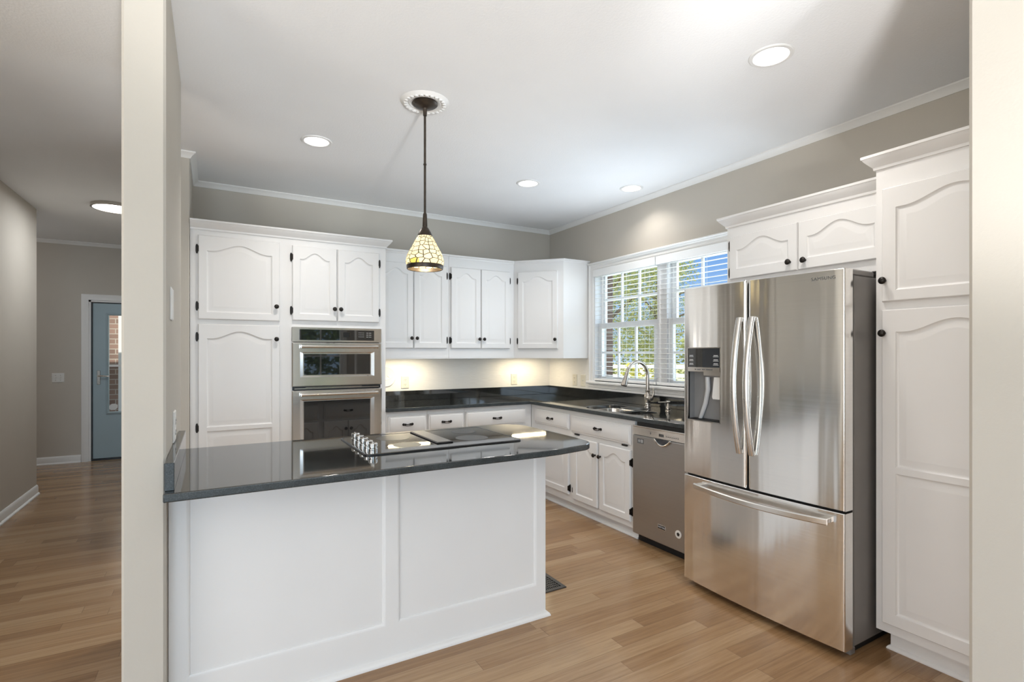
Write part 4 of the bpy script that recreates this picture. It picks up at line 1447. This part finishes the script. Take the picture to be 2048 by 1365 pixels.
# ------------------------------------------------------------------ outlets, switches, plaque, register
def outlet(x, y, z, face, label, kind='outlet', w=.076, h=.120, mat='ivory', gangs=1):
    rot = {'-y': 0, '-x': RT, '+x': R(90)}[face]
    t = thing({'outlet': 'wall_outlet', 'switch': 'light_switch', 'plate': 'wall_plate'}[kind], label, kind, (x, y, z), rot)
    b = BM()
    lp = lambda d, yy: [(-w/2 + d, yy, -h/2 + d), (w/2 - d, yy, -h/2 + d), (w/2 - d, yy, h/2 - d), (-w/2 + d, yy, h/2 - d)]
    loops_mesh(b, [lp(0, 0), lp(0, -.003), lp(.004, -.006)], cap0=True)
    part('cover_plate', b, M[mat], t)
    for g in range(gangs):
        gx = (g - (gangs - 1) / 2) * .046
        if kind == 'outlet':
            for zc in (-.022, .022):
                r_ = part('receptacle', lathe(BM(), [(.0165, 0), (.0165, .003)], 24, Matrix.Translation((gx, -.005, zc)) @ FWD), M[mat], t)
                s = BM()
                for q in (-.0065, .0065):
                    box(s, gx + q - .0015, gx + q + .0015, -.0086, -.008, zc - .002, zc + .007)
                box(s, gx - .002, gx + .002, -.0086, -.008, zc - .011, zc - .007)
                part('slots', s, M['dark_mark'], r_)
        else:
            part('toggle', bxm((gx - .005, gx + .005, -.016, -.005, -.004, .012), bev=.002), M[mat], t)
            s = BM()
            for q in (-.03, .03):
                lathe(s, [(.003, 0), (.003, .001)], 10, Matrix.Translation((gx, -.006, q)) @ FWD)
            part('screws', s, M['nickel'], t)
    return t
YS = YB - .0065
outlet(1.615, YS, 1.082, '-y', 'ivory wall outlet above the worktop nearest the ovens')
outlet(2.845, YS, 1.080, '-y', 'ivory wall outlet above the worktop nearest the inside corner')
outlet(XR - .0065, 4.405, 1.082, '-x', 'ivory wall outlet on the right wall nearest the corner', w=.076)
outlet(XR - .0065, 4.262, 1.082, '-x', 'ivory light switch beside the window casing', 'switch', w=.085)
outlet(XL + .0005, 2.41, 1.560, '+x', 'white wall plate high on the column side above the peninsula', 'plate', w=.115, h=.125, mat='plate_white', gangs=0)
outlet(XL + .0005, 2.565, 1.065, '+x', 'white wall outlet on the column just above the side splash', 'outlet', w=.115, h=.125, mat='plate_white')
outlet(-1.655, FAR - .0005, 1.062, '-y', 'white double light switch on the hall wall left of the blue door', 'switch', w=.118, h=.115, mat='plate_white', gangs=2)

pq = thing('wall_plaque', 'round white plaque on the backsplash half hidden by the oven cabinet', 'plaque', (1.425, YS, 1.140))
part('disc', lathe(BM(), [(.098, 0), (.098, .006), (.092, .010), (.084, .007), (.003, .007)], 48, FWD), M['plate_white'], pq)
rl = BM()
tube(rl, [(-.03, -.007, -.02), (.0, -.009, -.028), (.03, -.009, -.02), (.052, -.007, -.004)], .004, 8)
tube(rl, [(.012, -.007, .012), (.022, -.009, .004), (.034, -.007, -.006)], .004, 8)
part('raised_relief', rl, M['plate_white'], pq)

vt = thing('floor_register', 'dark metal floor register beside the peninsula end', 'vent', (1.655, 2.56, 0))
b = BM()
vx0, vx1, vy0, vy1 = 1.530, 1.782, 2.452, 2.668
for q in ((vx0, vx1, vy0, vy0 + .022), (vx0, vx1, vy1 - .022, vy1), (vx0, vx0 + .022, vy0 + .022, vy1 - .022), (vx1 - .022, vx1, vy0 + .022, vy1 - .022)):
    box(b, *q, 0.0, .006)
part('frame', b, M['vent'], vt, world=True)
g = BM()
nx, ny = 16, 7
for i in range(1, nx):
    x = vx0 + .022 + (vx1 - vx0 - .044) * i / nx
    box(g, x - .003, x + .003, vy0 + .022, vy1 - .022, .001, .005)
for j in range(1, ny):
    y = vy0 + .022 + (vy1 - vy0 - .044) * j / ny
    box(g, vx0 + .022, vx1 - .022, y - .004, y + .004, .001, .0052)
part('grille', g, M['vent'], vt, world=True)
part('duct_opening', bxm((vx0 + .02, vx1 - .02, vy0 + .02, vy1 - .02, 0.0002, .001)), M['void'], vt, world=True)

# ------------------------------------------------------------------ outdoors
def gpl(x0, x1, y0, y1, z):
    bm = BM()
    n = 14
    V = [[bm.verts.new((x0 + (x1 - x0) * i / n, y0 + (y1 - y0) * j / n, z + random.uniform(-.04, .04))) for j in range(n + 1)] for i in range(n + 1)]
    for i in range(n):
        for j in range(n):
            bm.faces.new((V[i][j], V[i + 1][j], V[i + 1][j + 1], V[i][j + 1]))
    return bm
lawn = BM()
for a in ((3.7, 70, -10, 70), (-30, 3.7, -40, -3.6), (-30, -4.5, -3.6, 30), (3.7, 40, -40, -10), (-4.5, 3.7, 8.6, 40)):
    t_ = gpl(*a, -.6)
    me = bpy.data.meshes.new('tmp')
    t_.to_mesh(me)
    t_.free()
    lawn.from_mesh(me)
    bpy.data.meshes.remove(me)
lw = mesh_obj('lawn', lawn, M['lawn'])
lw['kind'] = 'structure'

def foliage(bm, c, rx, ry, rz, n, s):
    for _ in range(n):
        while True:
            p = Vector((random.uniform(-1, 1), random.uniform(-1, 1), random.uniform(-1, 1)))
            if .25 < p.length < 1:
                break
        p = Vector((c[0] + p.x * rx, c[1] + p.y * ry, c[2] + p.z * rz))
        u = Vector((random.gauss(0, 1), random.gauss(0, 1), random.gauss(0, .6))).normalized()
        w = u.cross(Vector((random.gauss(0, 1), random.gauss(0, 1), random.gauss(0, 1)))).normalized()
        l = s * random.uniform(.7, 1.4)
        v = [bm.verts.new(p + q) for q in (-u * l, w * l * .42, u * l, -w * l * .42)]
        bm.faces.new(v)

def tree(name, label, x, y, h, crown, blobs, n, s, mat, trunk=.16, zg=-.6, cat='tree', group='trees outside the windows'):
    t = thing(name, label, cat, (x, y, zg), 0, group)
    tb = BM()
    tube(tb, [(0, 0, 0), (.05, .03, h * .3), (-.05, .06, h * .6), (.02, 0, h * .85)], [trunk, trunk * .8, trunk * .55, trunk * .2], 10)
    for k in range(9):
        a = k * 2.4
        z = h * (.35 + .055 * k)
        tube(tb, [(0, .03, z), (crown * .4 * math.cos(a), crown * .4 * math.sin(a), z + h * .10), (crown * .85 * math.cos(a), crown * .85 * math.sin(a), z + h * .14)], [trunk * .4, trunk * .25, .02], 6)
    part('trunk', tb, M['bark'], t)
    fb = BM()
    for _ in range(blobs):
        a = random.uniform(0, 2 * PI)
        r_ = crown * math.sqrt(random.random()) * .85
        zz = h * random.uniform(.30, .97)
        sc = 1 - abs(zz / h - .6) * .8
        foliage(fb, (r_ * math.cos(a) * sc, r_ * math.sin(a) * sc, zz), crown * .33, crown * .33, crown * .27, n, s)
    part('foliage', fb, mat, t, smooth=False)
    return t
tree('shade_tree', 'large leafy tree seen through the left half of the kitchen window', 11.2, 13.2, 8.4, 2.7, 40, 480, .042, M['leaf'])
tree('shade_tree', 'leafy tree low behind the right blind, blue sky above it', 15.4, 15.0, 6.0, 2.3, 30, 480, .045, M['leaf'])
def hedge(label, a, b, h, mat, n=60, s_=.16):
    fb = BM()
    for k in range(n):
        t = k / (n - 1)
        hh = h * random.uniform(.85, 1.15)
        foliage(fb, (a[0] + (b[0] - a[0]) * t, a[1] + (b[1] - a[1]) * t, -.6 + hh * .5), .9, .9, hh * .52, 150, s_)
    return top('hedge', fb, mat, label, 'hedge', smooth=False)
hedge('tall green hedge along the far side of the lawn', (12, 37), (34, 9), 3.4, M['leaf'])
hedge('dark green hedge outside the living room windows', (-5, -7.6), (5, -7.6), 4.2, M['leaf_dark'], 44, .12)
tree('shade_tree', 'dark green tree outside the living room window', 2.2, -12.2, 6.5, 2.4, 26, 170, .11, M['leaf_dark'])
tree('shade_tree', 'bushy green tree outside the wide living room window', -2.6, -13.5, 7.0, 2.6, 26, 170, .12, M['leaf_dark'])
def bush(label, x, y, r_, h, mat):
    fb = BM()
    for k in range(9):
        a = k * 2.4
        foliage(fb, (x + r_ * .5 * math.cos(a), y + r_ * .5 * math.sin(a), -.6 + h * random.uniform(.3, .7)), r_ * .6, r_ * .6, h * .4, 170, .07)
    o = top('bush', fb, mat, label, 'bush', smooth=False)
    return o
bush('yellow green bush seen low through the window right of the faucet', 8.3, 8.35, .62, 1.75, M['leaf_gold'])
bush('yellow green bush seen low through the right blind', 8.6, 6.6, .62, 1.75, M['leaf_gold'])
fn = thing('rail_fence', 'white rail fence seen low through the kitchen window', 'fence', (9.6, 11.2, -.6))
fa, fb_ = Vector((9.0, 11.5)), Vector((13.0, 9.0))
fdir = (fb_ - fa).normalized()
for k in range(4):
    p = fa + (fb_ - fa) * k / 3
    part('post', bxm((p.x - .05, p.x + .05, p.y - .05, p.y + .05, -.6, 1.12)), M['fence'], fn, world=True)
for zz in (.08, .42, .72, .98):
    part('rail', bar(BM(), [(fa.x, fa.y, zz), (fb_.x, fb_.y, zz)], .03, .10, (-fdir.y, fdir.x, 0)), M['fence'], fn, world=True)
# brick outside
struct('wall_outside_brick', bxm((XR + .15, XR + .25, 4.10, 5.6, -.6, 3.2), (XR + .15, XR + .25, 1.2, 2.25, -.6, 3.2), (XR + .15, XR + .25, 2.25, 4.10, -.6, 1.05), (XR + .15, XR + .25, 2.25, 4.10, 2.23, 3.2)), M['brick'])
struct('wall_porch_brick', bxm((-2.6, -1.22, 9.6, 9.8, -.6, 3.2)), M['brick'])
struct('trim_4', bxm((-1.215, -1.10, 9.5, 9.7, -.6, 3.2)), M['trim'])
struct('wall_porch_side', bxm((-1.10, 1.0, 9.75, 9.85, -.6, 3.2)), M['fence'])
